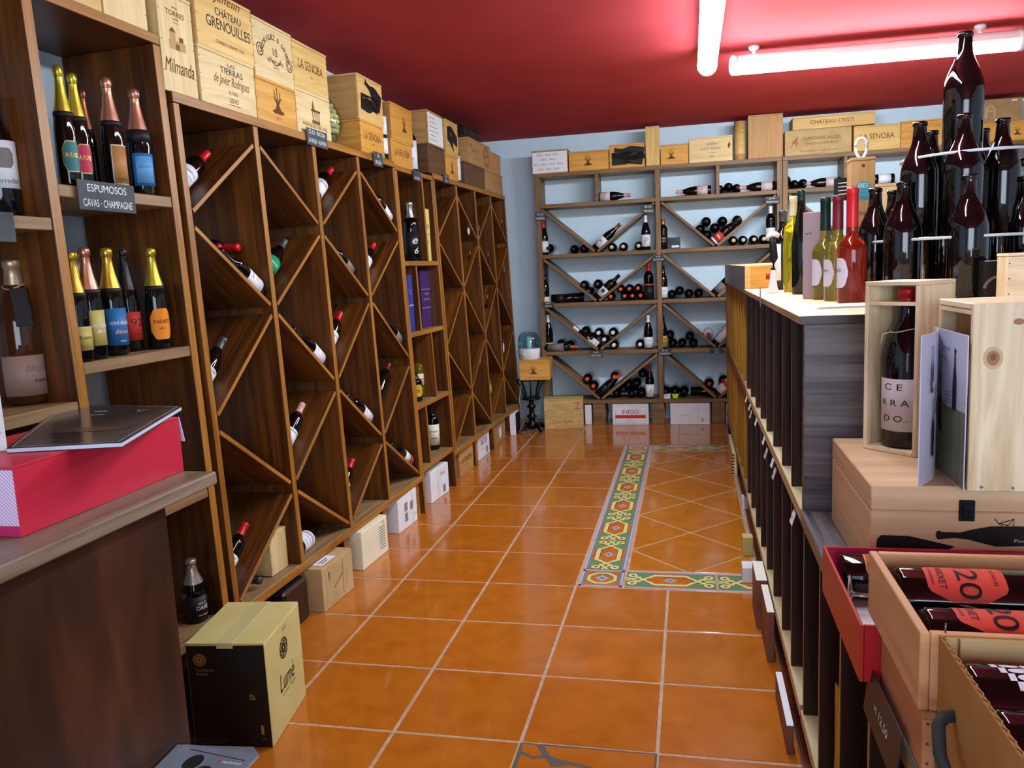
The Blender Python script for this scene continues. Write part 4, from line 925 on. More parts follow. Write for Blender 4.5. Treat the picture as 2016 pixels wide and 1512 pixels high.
m_, wd = floorL((-.246, 3.625), (-.236, 3.935)); carton('white carton with bold black word under the far rack', m_, .30, .10, .21, CARD_W, [('t', 'BIKTOR', .15, .125, .045, .17, INK), ('t', 'CRIANZA', .15, .175, .012, .08, INK_G)]+bars(.20, .02)+[('l', [(.06, .07), (.14, .07)], .004, INK_G)])
m_, wd = floorL((-.24, 4.12), (-.232, 4.50)); carton('brown carton with a white fox head drawing under the far rack', m_, .36, .10, .20, CARD_B, [('p', [(.13, .14), (.165, .10), (.20, .15), (.225, .09), (.215, .05), (.17, .03), (.145, .06)], PAPER)])
m_, wd = floorL((-.215, 4.56), (-.115, 4.56)); o = carton('narrow white box with a dark side at the foot of the black stand', m_, .06, .18, .20, CARD_W, flaps=False)
part('dark_side', G().box((.0602, .004, .004), (.064, .176, .196), .001), CARD_K, o)
# wooden crate inside the bottom triangle of the first column
P = LS(566, 1092, .02); crate('small pale wooden crate standing on the bottom board of the first column', F_left(Vector((lsx(.60, .25)-.05, .625, .2405))), .13, .175, .17, W_PALE)

# ================================================================== back rack
BD = .29
def bk_root(label): r = thing('bottle_rack', label, 'rack'); r.location = (0, YB, 0); r.rotation_euler = (0, 0, math.atan(AB)); return r
def bp(r, name, lo, hi, T=None, front=True): return part(name, G().box(lo, hi, .002, 0, T), W_BACK, r)
PB = .042; ROWS = [1.998, 1.55, 1.11, .667, .213]; TB = .034; ZTB = 2.286
VB = {}
def back_rack(key, label, posts, mids, feet, right_open=False):
    r = bk_root(label); x0, x1 = posts[0], posts[-1]
    bp(r, 'top_board', (x0-PB/2, 0, ZTB-TB), (x1+PB/2, BD, ZTB))
    for x in posts: bp(r, 'upright', (x-PB/2, .001, .196), (x+PB/2, BD, ZTB-TB-.001))
    for c in range(len(posts)-1):
        a, b = posts[c]+PB/2+.0005, posts[c+1]-PB/2-.0005
        for i, z in enumerate(ROWS):
            bp(r, 'shelf', (a, .002, z-TB/2), (b, BD, z+TB/2))
            if i:
                zu, zl = ROWS[i-1]-TB/2-.002, z+TB/2; mid = (a+b)/2-.02
                for s, e in ((a+.008, -1), (b-.008, 1)):
                    p0, p1 = ((s, zu-.008), (mid+e*.014, zl+.010)); d = Vector((p1[0]-p0[0], 0, p1[1]-p0[1])); L = d.length; d.normalize(); nrm = Vector((-d.z, 0, d.x)); yv = Vector((0, 1, 0)); T = Matrix.Identity(4)
                    if d.cross(yv).dot(nrm) < 0: nrm = -nrm
                    for q in range(3): T[q][0], T[q][1], T[q][2], T[q][3] = d[q], yv[q], nrm[q], (p0[0], 0, p0[1])[q]
                    part('diagonal_shelf', G().box((0, .004, -.011), (L, BD-.004, .011), .0015, 0, T), W_BACK, r)
                VB[key, c, i] = (a, b, mid, zu, zl)
        bp(r, 'divider', (mids[c]-.014, .003, ROWS[0]+TB/2+.0005), (mids[c]+.014, BD, ZTB-TB-.0005))
    for x in feet:
        T = Matrix.Identity(4); g = G().prism([(x-.055, 0), (x+.055, 0), (x+.065, .09), (x+.055, .195), (x-.055, .195)], 0, .26, .002, T=Matrix(((1,0,0,0), (0,0,-1,.27), (0,1,0,0), (0,0,0,1)))); part('foot', g, W_BACK, r)
    return r
back_rack('l', 'grey-brown back wall rack with V shelves, the fully visible bay pair', [.035, 1.095, 2.112], [.565, 1.605], (.525, 1.06, 1.59, 2.08))
back_rack('r', 'grey-brown back wall rack with V shelves partly hidden by the counter bottles', [2.158, 3.21, 4.262], [2.635, 3.72], (2.2, 2.7, 3.2, 3.7, 4.2))
def zrow(i): return ROWS[i]+TB/2+.0006
def bstand(label, px, py, i, top, kind='burgundy', r=.040, inn=.06, **k):
    P = BS(px, py, inn); D = depth(P); P.z = zrow(i); h = min(.345, max(.27, .3*(proj(P)[1]-top)/(proj(P)[1]-proj(P+Vector((0,0,.3)))[1]))); k.setdefault('n', 16)
    return bottle(label, kind, h, r, stand(P, 8), **k)
def heads(label, pts, i, cap, kind='bordeaux', r=.040, group=None, h=.27):
    for px, py in pts:
        P = BS(px, py, .12); z = P.z
        z = max(z, zrow(i)+r) if i else max(z, zrow(0)+r)
        bottle(label, kind, h, r, lying((P.x, YB+.02+h-.005, z), (0, -1, 0), (0, 0, 1)), cap, .8, None, (), 14, group=group or label+'s')
def vlean(label, base, tip, kind='burgundy', r=.041, h=.31, **k):
    A, B = BS(*base, .06), BS(*tip, .06); d = (B-A).normalized(); return bottle(label, kind, h, r, lying(A, d, (0, -1, .15)), n=16, **k)
def flat(label, base, neck, i, r=.040, h=.30, inn=.07, kind='burgundy', **k):
    A, B = BS(*base, inn), BS(*neck, inn); A.z = zrow(i)+r; d = Vector((1 if B.x > A.x else -1, 0, 0)); return bottle(label, kind, h, r, lying(A, d, (0, -1, .2)), n=16, **k)
WL = [(.10, .42, 75, 'white')]; PL = [(.10, .40, 75, 'pinkish')]
# top row
flat('bottle lying with pink label and capsule at the top left of the back rack', (1175, 390), (1240, 385), 0, cap='pink', lab=PL, texts=[('Tinto', .25, .02, .05, INK_G)])
flat('bottle lying neck left with white label in the third top compartment', (1400, 379), (1325, 381), 0, cap='pink', lab=PL, texts=[('Vi', .25, .02, .03, INK_R)])
flat('bottle lying neck left with white and pink label in the fourth top compartment', (1527, 367), (1457, 372), 0, cap='pink', lab=PL)
heads('dark bottle lying neck forward in the fourth top compartment', [(1416, 377), (1434, 369), (1450, 376)], 0, 'black')
flat('bottle lying neck left with white label in the top row right of the twin posts', (1655, 352), (1585, 360), 0, cap='pink', lab=PL)
heads('dark bottle lying neck forward in the first top compartment of the right rack', [(1547, 356), (1563, 364), (1580, 362)], 0, 'black')
flat('bottle lying with red and white label in the top row behind the acrylic bottle stand', (1760, 350), (1730, 352), 0, cap='red', lab=WL)
heads('dark bottle lying neck forward in the top row at the far right', [(1985, 318), (2005, 322), (2012, 308)], 0, 'black')
# second row
bstand('standing red capped bottle with white label at the left end of the top V row', 1072, 500, 1, 435, cap='red', lab=[(.08, .40, 80, 'white')])
heads('dark bottle lying neck forward left of the top left V', [(1083, 489), (1131, 493), (1151, 492)], 1, 'black')
vlean('bottle with white picture label leaning in the top left V', (1172, 490), (1216, 446), cap='copper', lab=WL, texts=[('K', .28, .03, .04, INK), ('2016', .16, .012, .03, INK_R)])
heads('dark bottle with cream cap lying right of the top left V', [(1206, 490), (1228, 488), (1258, 487)], 1, 'cream')
bstand('standing white capped bottle with letter P on its label in the top left bay', 1272, 490, 1, 424, cap='white', lab=[(.10, .44, 80, 'white')], texts=[('P', .28, .05, .035, INK_G)])
bstand('standing copper capped bottle with dark label right of the middle post', 1306, 490, 1, 432, 'bordeaux', .039, cap='copper', lab=[(.10, .45, 80, 'black')], texts=[('RIBERA', .35, .012, .05, GOLD_P), ('2012', .25, .012, .04, GOLD_P)])
P = BS(1327, 487, .10); o = slate('grey slate with a small white tag leaning beside the copper capped bottle', F_back((P.x, P.y, zrow(1)+.05)), .11, .10, []); print_on(o, [('p', rect(-.02, -.04, .045, -.02), PAPER)], -.0038)
heads('dark bottle with grey cap lying in the top V of the middle bay', [(1390, 437), (1422, 436), (1451, 434), (1378, 452), (1407, 449), (1391, 463), (1436, 450)], 1, 'black', r=.043)
vlean('bottle with red and white label leaning in the top V of the middle bay', (1403, 477), (1458, 430), cap='grey', lab=[(.10, .34, 75, 'red'), (.03, .09, 75, 'white')], texts=[('Ribas', .22, .02, .05, CHALK)])
heads('dark bottle with cream white cap in the row right of the top V, middle bay', [(1443, 474), (1462, 473), (1483, 472), (1502, 471)], 1, 'cream')
bstand('standing white capped bottle with tall label at the right post of the top V row', 1517, 480, 1, 405, 'bordeaux', .039, cap='white', lab=[(.08, .42, 80, 'white')])
# third row
bstand('tall dark bottle with small low label at the left end of the second V row', 1074, 597, 2, 538, cap='black', lab=[(.02, .22, 80, 'cream')])
flat('dark bottle lying on its side at the left of the second V row', (1086, 589), (1140, 588), 2, cap='black', h=.29, lab=[(.15, .4, 75, 'black')])
flat('second dark bottle lying on its side nearer the V of the second row', (1150, 590), (1110, 588), 2, inn=.17, cap='black')
heads('dark bottle lying in the V of the second row left bay', [(1151, 561), (1178, 559), (1205, 558), (1160, 573), (1190, 571)], 2, 'grey', r=.043)
vlean('bottle with square white label leaning in the V of the second row', (1172, 590), (1216, 545), 'bordeaux', cap='black', lab=[(.18, .46, 60, 'white')], texts=[('N', .32, .035, .03, INK, .4)])
heads('dark bottle with red cap lying right of the second row V', [(1223, 569), (1240, 568), (1257, 567), (1204, 586), (1231, 585), (1246, 584), (1262, 583)], 2, 'orange')
bstand('standing red capped dark bottle with a red band in the second V row', 1278, 591, 2, 519, 'bordeaux', .043, cap='red', lab=[(.40, .44, 100, 'red'), (.05, .38, 80, 'black')])
bstand('standing dark bottle with white label right of the middle post, second V row', 1306, 589, 2, 522, cap='black', lab=[(.04, .36, 80, 'white')], texts=[('Coma', .26, .014, .04, INK)])
heads('dark bottle lying left of the second row V in the middle bay', [(1323, 579), (1338, 572), (1356, 579), (1375, 577)], 2, 'black')
vlean('dark bottle with silver label leaning in the second row V of the middle bay', (1405, 580), (1440, 545), 'bordeaux', cap='black', lab=[(.12, .4, 60, 'grey')])
# fourth row
bstand('standing white capped bottle with low label, left end of the third V row', 1081, 680, 3, 620, cap='white', lab=[(.06, .24, 80, 'cream')])
flat('red capped bottle lying sideways in front, left of the third row V', (1073, 687), (1136, 684), 3, inn=.03, r=.037, cap='orange', kind='bordeaux', lab=[(.1, .6, 75, 'grey')])
heads('dark bottle lying behind the red capped one in the third V row', [(1105, 676), (1123, 678)], 3, 'black')
vlean('white capped bottle with white label leaning neck left in the third row V', (1181, 685), (1131, 645), cap='white', lab=WL, texts=[('Mas', .28, .02, .05, INK_R), ('vell', .18, .014, .04, INK_R)])
heads('white capped dark bottle lying in and beside the third row V', [(1180, 654), (1208, 653.5), (1191, 667), (1210, 678), (1261, 677.6)], 3, 'white', r=.043)
heads('dark bottle lying at the back of the third row V, left bay', [(1154, 651), (1167, 663)], 3, 'black', r=.043)
bstand('standing white capped bottle with white label left of the middle post, third V row', 1277, 685, 3, 621, cap='white', lab=[(.04, .36, 80, 'white')], texts=[('Tossal', .26, .012, .04, INK_G)])
bstand('standing bottle with yellow and black label right of the middle post', 1306, 685, 3, 622, cap='black', lab=[(.05, .40, 80, 'ochre')], texts=[('ENA', .30, .025, .05, INK), ('GAR', .18, .025, .05, INK)])
heads('dark bottle lying left of the third row V in the middle bay', [(1325, 674), (1343, 674), (1319, 658), (1358, 661), (1365, 675)], 3, 'black')
P = BS(1395, 658, .05); bottle('white wrapped bottle with a red end lying in the third row V', 'bordeaux', .27, .043, lying((P.x, YB+.29, P.z), (0, -1, 0), (0, 0, 1)), 'red', .8, None, (), 16, LAB['white'])
vlean('bottle with blank white label leaning in the third row V of the middle bay', (1407, 678), (1440, 640), 'bordeaux', cap='black', lab=[(.12, .62, 55, 'white')])
# fifth row
heads('orange capped dark bottle lying in the lowest V, left bay', [(1158, 744), (1170, 757.6), (1211, 740)], 4, 'orange', r=.043)
vlean('orange capped bottle with dark grey label leaning in the lowest V', (1175, 779), (1222, 737), cap='orange', lab=[(.10, .45, 75, 'black')])
heads('dark bottle piled right of the lowest V, left bay', [(1215, 771), (1229, 764), (1245, 771), (1254, 752), (1266, 734), (1264, 771), (1238, 755), (1252, 769)], 4, 'black', r=.042)
bstand('standing dark bottle with white sketch label left of the middle post, lowest row', 1280, 783, 4, 717, cap='darkred', lab=[(.05, .42, 80, 'white')], texts=[('f', .22, .04, .02, INK, .3)])
heads('dark bottle lying behind the white card in the lowest row', [(1310.6, 768), (1329, 768), (1347, 768)], 4, 'black', r=.043)
flat('dark bottle lying on its side at the back of the lowest middle bay', (1360, 778), (1395, 777), 4, inn=.20, cap='black')
heads('dark bottle with red cap lying in the lowest V of the middle bay', [(1396, 753), (1424, 747)], 4, 'red', r=.043)
vlean('bottle with white label and red square leaning in the lowest V of the middle bay', (1411, 776), (1450, 738), 'bordeaux', cap='white', r=.045, lab=[(.10, .55, 70, 'white')], texts=[('■', .40, .04, .04, INK_R)])
P = BS(1309, 784, .02); o = thing('price_card', 'small white price card on the lowest shelf of the back rack', 'card', F_back((P.x, P.y, zrow(4)))); part('card', G().box((-.05, 0, 0), (.05, .003, .045), .0006), PAPER, o); print_on(o, [('l', [(-.02, .032), (.03, .032)], .003, INK_G), ('t', 'P', 0, .015, .010, .008, INK)])
P = BS(1329.5, 783, .02); o = thing('star_tag', 'lime green star shaped price tag on the lowest shelf of the back rack', 'tag', F_back((P.x, P.y, zrow(4)+.028)))
part('card', G().prism([((.035 if k % 2 == 0 else .022)*math.cos(math.pi/2+k*math.pi/5), (.035 if k % 2 == 0 else .022)*math.sin(math.pi/2+k*math.pi/5)) for k in range(10)], 0, .004, T=UPR), mat('lime_card', (190,240,20), .5), o)
# boxes on top of the back rack
def topB(x, z, back=.004): return F_back((x, YB+AB*x+back, z))
ZB = ZTB+.0006
crate('crate with a handwritten white sheet at the left end of the back rack', topB(-.006, ZB), .322, .20, .28, W_TAN, [('p', rect(.004, .004, .318, .186), PAPER)]+[('t', t, .15+.0*i, .16-.042*i, .022, w_, INK_G) for i, (t, w_) in enumerate((('En, en, en,', .20), ('en, en,', .14), ('en, en, en, en,', .26), ('en, en, en', .19)))])
crate('orange brown crate branded with a vine next to the handwritten sheet', topB(.326, ZB), .352, .168, .28, W_ORNG, vine(.17, .085, .085, INK_B))
crate('crate with two black bottle silhouettes on the back rack', topB(.686, ZB), .305, .202, .28, W_ORNG, [('p', bottle_sil(.29, .07, .27, .11, 3.0), INK), ('p', bottle_sil(.02, .08, .30, .11, .02), INK), ('p', bottle_sil(.30, .115, .26, .10, 2.98), INK), ('p', [(.12, .09), (.20, .125), (.25, .12), (.19, .10)], CARD_Y), ('p', [(.12, .07), (.22, .04), (.21, .055)], CARD_Y)])
crate('tall narrow yellow pine crate standing on the back rack', topB(1.002, ZB, -.012), .118, .33, .12, W_PINE)
crate('low orange crate with a sun like vine brand beside the tall narrow crate', topB(1.128, ZB), .234, .168, .28, W_ORNG, vine(.09, .085, .075, INK_B))
crate('pine crate lettered for old vines with a small figure on the back rack', topB(1.368, ZB), .362, .208, .28, W_PALE, [('t', 'LAS', .19, .165, .010, .03, INK), ('t', 'TIERRAS', .19, .145, .016, .10, INK), ('t', 'de Javier Rodriguez', .18, .11, .022, .17, INK_S, .4), ('t', 'EL TESO', .19, .075, .010, .05, INK_B), ('t', '2009', .19, .045, .012, .04, INK), ('p', [(.32, .12), (.335, .16), (.345, .13), (.33, .10)], INK_B)])
o = thing('gift_tube', 'tall wooden looking cylinder between pine crate and big wooden box', 'tube', topB(1.792, ZB, .05)); part('tube', G().lathe([(0, 0), (.044, 0), (.045, .002), (.045, .285), (0, .285)], 24), W_PINE, o); part('lid', G().lathe([(.0462, .265), (.0462, .318), (.044, .32), (0, .32)], 24), W_TAN, o); part('rim_band', G().lathe([(.0458, .003), (.0458, .045)], 24), W_TAN, o)
crate('big square wooden box with strong grain standing upright on the back rack', topB(1.858, ZB), .28, .355, .20, W_TAN)
carton('brown cardboard carton with a red 4 lying on the back rack', topB(2.154, ZB), .525, .20, .205, CARD, [('t', '4', .08, .11, .07, .05, mat('rust_print', (170,92,50), .7)), ('l', [(.04, .06), (.11, .15)], .005, mat('rust_print', (170,92,50), .7)), ('t', 'CARMENERE VALDES', .29, .13, .028, .30, INK_S), ('t', 'VINEDOS FAMILIARES', .29, .09, .018, .26, INK_S), ('t', 'PRODUCT OF SPAIN', .27, .03, .012, .30, INK_S)])
o = crate('long flat crate lettered with a château name on top of the brown carton', F_back((2.215, YB+.015, ZB+.2062)) @ Matrix.Rotation(-.004, 4, 'Y'), .645, .102, .22, W_PINE, [('t', 'CHATEAU CRISTI', .31, .052, .030, .34, INK_B)])
crate('pine crate with red brown capital lettering right of the cardboard carton', topB(2.696, ZB), .356, .20, .28, W_PINE, [('t', 'LA SENOBA', .18, .11, .045, .26, INK_B)], m2=W_ORNG)
crate('orange pine crate behind the top bottle of the acrylic stand', topB(3.056, ZB), .55, .21, .28, W_ORNG)
crate('orange pine crate at the right end of the back rack top', topB(3.612, ZB), .40, .15, .28, W_ORNG, vine(.30, .07, .06, INK_B))
carton('brown carton with a white arch logo on top at the right end', topB(3.612, ZB+.151), .325, .22, .175, CARD_B, [('l', [(.07, .03), (.07, .10), (.10, .135), (.13, .10), (.13, .03)], .010, mat('pale_print', (196,160,112), .6)), ('l', [(.07, .085), (.13, .085)], .008, mat('pale_print', (196,160,112), .6)), ('l', [(.25, .155), (.29, .157)], .010, PAPER)])
# floor in front of the back rack
fb = lambda x, dy=.0: F_back((x, YB+AB*x+dy, .0006))
carton('white carton with a red stripe and lettering on the floor below the back rack', fb(.652, -.03), .325, .24, .188, CARD_W, [('l', rect(.024, .012, .30, .176)+[(.024, .012)], .002, INK_G), ('t', 'IÑIGO', .162, .125, .038, .155, mat('wine_red_print', (126,44,48), .5)), ('p', rect(.026, .062, .298, .092), INK_R), ('t', 'RIOJA', .162, .042, .008, .04, INK_G), ('t', 'DENOMINACIÓN DE ORIGEN', .162, .03, .005, .10, INK_G)])
carton('plain white carton with a recycling mark on the floor below the back rack', fb(1.17, -.02) @ Matrix.Rotation(.0, 4, 'Z'), .345, .24, .19, CARD_W, [('l', [(.245, .01), (.245, .17)], .002, INK_G), ('l', [(.10, .085), (.17, .086)], .003, INK_G), ('l', [(.10, .085), (.10, .03)], .002, INK_G)]+REC(.285, .045, .014, INK_G)+[('t', '12', .31, .12, .01, .02, INK_G), ('t', 'FRAGIL', .315, .045, .008, .03, INK_G)], seam=None)
carton('white carton cut off by the counter on the floor below the back rack', fb(1.66, .0), .20, .24, .18, CARD_W)
carton('white carton squeezed behind the plywood crate', fb(.395, .01), .06, .22, .185, CARD_W, flaps=False)
m_, wd = floorL((.055, 4.825), (.405, 4.862)); crate('flat plywood crate with faint red lettering standing on the floor by the black stand', m_, .352, .275, .17, W_PLY, [('t', 'Casa Aster', .17, .07, .035, .20, mat('faded_red_brand', (160,96,70), .7), .2), ('t', 'Z', .30, .21, .06, .05, mat('faded_red_brand', (160,96,70), .7))])
# black iron stand, yellow crate, humidifier
st = thing('iron_stand', 'black turned iron stand with a ring of rods carrying a wooden crate', 'stand', loc=(-.055, 4.80, 0.0005)); IRON = mat('black_iron', (16,16,17), .35, .5)
part('column', G().lathe([(0, .02), (.05, .02), (.052, .06), (.03, .075), (.028, .11), (.045, .12), (.045, .135), (.022, .15), (.022, .20), (.04, .21), (.04, .225), (.02, .24), (.025, .275), (.085, .285), (.09, .30), (0, .30)], 24), IRON, st)
for k in range(4):
    t = math.pi/4+k*math.pi/2; part('foot', G().tube([(.03*math.cos(t), .03*math.sin(t), .05), (.09*math.cos(t), .09*math.sin(t), .045), (.13*math.cos(t), .13*math.sin(t), .012), (.15*math.cos(t), .15*math.sin(t), .012)], [.02, .018, .014, .011], 8), IRON, st)
for k in range(8):
    t = k*math.pi/4+.2; part('rod', G().tube([(.06*math.cos(t), .06*math.sin(t), .30), (.08*math.cos(t), .08*math.sin(t), .38), (.12*math.cos(t), .12*math.sin(t), .464)], .0065, 8), IRON, st)
part('ring', G().tube([(.118*math.cos(k*math.pi/12), .118*math.sin(k*math.pi/12), .466) for k in range(24)], .006, 6, closed=True), IRON, st)
tag(part('power_cord', G().tube([(-.12, 4.74, .46), (-.135, 4.66, .30), (-.115, 4.63, .18), (-.10, 4.62, .09), (-.14, 4.63, .02), (-.08, 4.60, .006), (-.02, 4.58, .006)], .004, 6), mat('grey_cord', (140,144,146), .5)), 'grey power cord hanging from the humidifier to the floor', 'cord')
m_ = frame((-.125, 4.675, .474), (.27, .02, 0), (-.02, .27, 0)); crate('yellow pine crate with a vine brand resting on the black iron stand', m_, .272, .175, .30, W_ORNG, vine(.125, .09, .075, INK_B)+[('t', '1917', .125, .025, .008, .03, INK_S)], m2=W_TAN)
hm = thing('humidifier', 'white air humidifier with a translucent blue water tank on the yellow crate', 'humidifier', Matrix.Translation((-.055, 4.80, .6495)) @ Matrix.Rotation(-2.0, 4, 'Z') @ Matrix.Diagonal((1, 1.25, 1, 1)))
part('base', G().lathe([(0, 0), (.075, 0), (.08, .006), (.086, .09), (.082, .098), (0, .098)], 28), mat('white_plastic', (232,234,234), .3), hm)
part('water_tank', G().lathe([(.078, .0985), (.083, .11), (.082, .17), (.072, .215), (.05, .24), (.02, .243), (0, .243)], 28), BLUE_CLEAR, hm)
part('knob', G().lathe([(0, 0), (.014, 0), (.014, .012), (.011, .014), (0, .014)], 16), LAB['cream'], hm, mx=Matrix.Translation((.084, 0, .045)) @ Matrix.Rotation(math.pi/2, 4, 'Y'))
part('inner_duct', G().lathe([(.02, .0985), (.02, .20), (.013, .2), (.013, .0985)], 12), mat('white_plastic', (232,234,234), .3), hm)

# ================================================================== the island counter on the right
W_LEDGE = wood('pale_dusty_ledge', (176,154,112), (206,186,146), .55, 2.2, .15, .05)
XC = 1.645; ZL2 = .77; ZT2 = 1.29
def rr(r, name, lo, hi, m=None, c=.002, grain=None): return part(name, G().box(lo, hi, c, front=(0, -1), grain=grain), m or [W_DARK, W_DARKF], r)
DV = [.197, .447, .729, .998, 1.267, 1.536, 1.836]; YE = -.058; YM = 2.118; YF = 4.56; XD = 2.62
ct = thing('island_counter', 'dark stained counter of narrow compartments with a bright pale wooden top', 'counter')
rr(ct, 'counter_top', (XC-.012, YE-.012, ZT2-.022), (XD, YM, ZT2), [W_TOP, W_DARKF])
part('end_panel', G().box((XC, YE, ZL2+.0005), (XD, YE+.024, ZT2-.0225), .002, grain=0), W_BLUE, ct)
part('edge_strip', G().box((XC-.012, YE-.0165, ZT2-.022), (XD, YE-.0125, ZT2-.0005), .0008), W_DARK, ct)
rr(ct, 'middle_shelf', (XC-.004, YE+.0245, ZL2-.036), (XD, YM, ZL2), [W_LEDGE, W_LEDGE]); rr(ct, 'bottom_shelf', (XC-.004, YE+.0245, .17), (XD, YM, .205), [W_LEDGE, W_LEDGE])
part('back_panel', G().box((XC+.38, YE+.025, .206), (XC+.40, YM, ZL2-.037), .001), W_DARK, ct); part('back_panel', G().box((XC+.38, YE+.025, ZL2+.001), (XC+.40, YM, ZT2-.023), .001), W_DARK, ct)
for y in DV+[YM-.012]:
    rr(ct, 'divider', (XC, y-.009, ZL2+.0005), (XC+.379, y+.009, ZT2-.0225)); rr(ct, 'divider', (XC, y-.009, .2055), (XC+.379, y+.009, ZL2-.0365))
part('plinth', G().box((XC+.03, YE+.03, 0), (XD, YM, .169), .001), mat('red_brown_plinth', (66,20,14), .5), ct)
ca = thing('counter_cabinet', 'amber lit far half of the counter with a raised grey front edge', 'counter')
rr(ca, 'counter_top', (XC-.008, YM+.002, 1.265), (XD, YF, 1.41), [W_PINE, W_BLUE]); part('end_panel', G().box((XC+.02, YM+.0005, ZT2+.001), (XD, YM+.0018, 1.405), .0003), W_ORNG, ca)
rr(ca, 'middle_shelf', (XC-.004, YM+.002, ZL2-.036), (XD, YF, ZL2), [W_SHELF, W_SHELF]); rr(ca, 'bottom_shelf', (XC-.004, YM+.002, .17), (XD, YF, .205), [W_SHELF, W_SHELF])
part('back_panel', G().box((XC+.38, YM+.003, .206), (XC+.40, YF, ZL2-.037), .001), W_AMBER, ca); part('back_panel', G().box((XC+.38, YM+.003, ZL2+.001), (XC+.40, YF, 1.264), .001), W_AMBER, ca)
for k in range(9):
    y = YM+.30+.265*k
    if y < YF:
        rr(ca, 'divider', (XC, y-.010, ZL2+.0005), (XC+.379, y+.010, 1.2645), [W_AMBER, W_AMBER]); rr(ca, 'divider', (XC, y-.010, .2055), (XC+.379, y+.010, ZL2-.0365), [W_AMBER, W_AMBER])
part('far_panel', G().box((XC, YF, .0), (XD, YF+.02, 1.40), .002), W_BLUE, ca)
part('plinth', G().box((XC+.03, YM+.002, 0), (XD, YF, .169), .001), mat('red_brown_plinth'), ca)
lo = thing('low_counter', 'low dark counter of narrow compartments nearest the viewer carrying crates', 'counter'); YN = -1.85
rr(lo, 'counter_top', (XC-.006, YN, ZL2-.034), (XD, YE-.0005, ZL2), [W_BLUE, W_SHELF]); rr(lo, 'bottom_shelf', (XC-.004, YN, .17), (XD, YE-.0005, .205), [W_LEDGE, W_LEDGE])
for k in range(7): y = YE-.02-.268*k; rr(lo, 'divider', (XC, y-.009, .2055), (XC+.379, y+.009, ZL2-.0345))
part('back_panel', G().box((XC+.38, YN, .206), (XC+.40, YE-.001, ZL2-.035), .001), W_DARK, lo)
part('plinth', G().box((XC+.03, YN, 0), (XD, YE-.001, .169), .001), mat('red_brown_plinth'), lo)
# price cards along the middle shelf edge
for i, (px, py, c_) in enumerate(((1469.6, 784, 'w'), (1476, 800, 'w'), (1478, 815, 'p'), (1488.6, 829, 'w'), (1504, 865, 'w'), (1508, 892, 'p'), (1521, 909, 'w'), (1524, 932, 'p'), (1561, 1018, 'w'))):
    P = onX(px, py, XC-.006); o = thing('price_card', ('white' if c_ == 'w' else 'pink')+' price card on the counter shelf edge, '+['first', 'second', 'first', 'third', 'fourth', 'second', 'fifth', 'third', 'sixth'][i]+' of its colour from the far end', 'card', F_right(P))
    part('card', G().box((-.022, -.0012, -.02), (.022, .0012, .02), .0004, T=Matrix.Rotation(-.3, 4, 'X')), PAPER if c_ == 'w' else LAB['pinkish'], o); print_on(o, [('t', '%d,%02d' % (6+i*2, (i*35) % 100), 0, 0, .010, .03, INK)], -.004, F=Matrix.Rotation(-.3, 4, 'X'))
P = onX(1497, 579, XC-.014); o = thing('clip', 'small metal clip on the far edge of the pale counter top', 'clip', F_right(P)); part('clip', G().box((-.012, -.002, -.05), (.012, .001, .03), .0008), mat('dull_steel', (130,130,128), .35, .9), o)
# things on the floor along the counter
def flo(label, x0, x1, y0, y1, h, body, top=None, name='flat_box'):
    o = thing(name, label, 'box', Matrix.Translation((x0, y0, .0006))); part('shell', G().box((0, 0, 0), (x1-x0, y1-y0, h-.003), .002), body, o); part('lid', G().box((.0, .0, h-.0028), (x1-x0, y1-y0, h), .0012), top or body, o); return o
RB = vary('floor_tinted_brown_carton', (120,74,58), (140,90,70), .55, 9, (1,1,1), 2, 0, 0, 'UV', .3); CW2 = mat('cream_white_card', (236,232,218), .5)  # RB: brown card with the floor's red reflection put into its colour
def hz(px, py, y): return onY(px, py, y).z
flo('narrow brown box with cream top leaning on the counter foot, far one of three', 1.596, 1.637, .885, 1.095, hz(1485, 1142, .885), RB, CW2)
flo('narrow brown box with cream top at the counter foot, middle one of three', 1.612, 1.637, .61, .865, hz(1516, 1205, .61), RB, CW2)
flo('narrow brown box with white top at the counter foot, nearest of three', 1.617, 1.637, .05, .37, hz(1572, 1430, .05), RB, PAPER)
P = onZ(1462, 1148, 0); carton('small white box on the floor beside the decorated tiles', Matrix.Translation((P.x, P.y, .0006)), .065, .09, .075, CARD_W, flaps=False)
P = onZ(1462, 1095, 0); carton('small cream card box by the counter foot behind the white one', Matrix.Translation((P.x, P.y, .0006)), .05, .06, .10, CARD_Y, flaps=False)
P = onZ(1461, 1003, 0); carton('white slip of card standing at the counter foot near the diamond tiles', Matrix.Translation((P.x, P.y, .0006)), .035, .05, .08, CARD_W, flaps=False)
P = onZ(1442, 937, 0); o = thing('wine_crate', 'pale wooden crate with finger joints on the floor by the far counter', 'crate', Matrix.Translation((P.x, P.y, .0006))); part('shell', G().box((0, 0, 0), (.035, .60, .16), .002), W_PALE, o)
for k in range(7): part('finger_joint', G().box((-.0008, .008+.024*0, .012+.021*k), (.012, -.0008, .022+.021*k), .0004), INK_B, o)
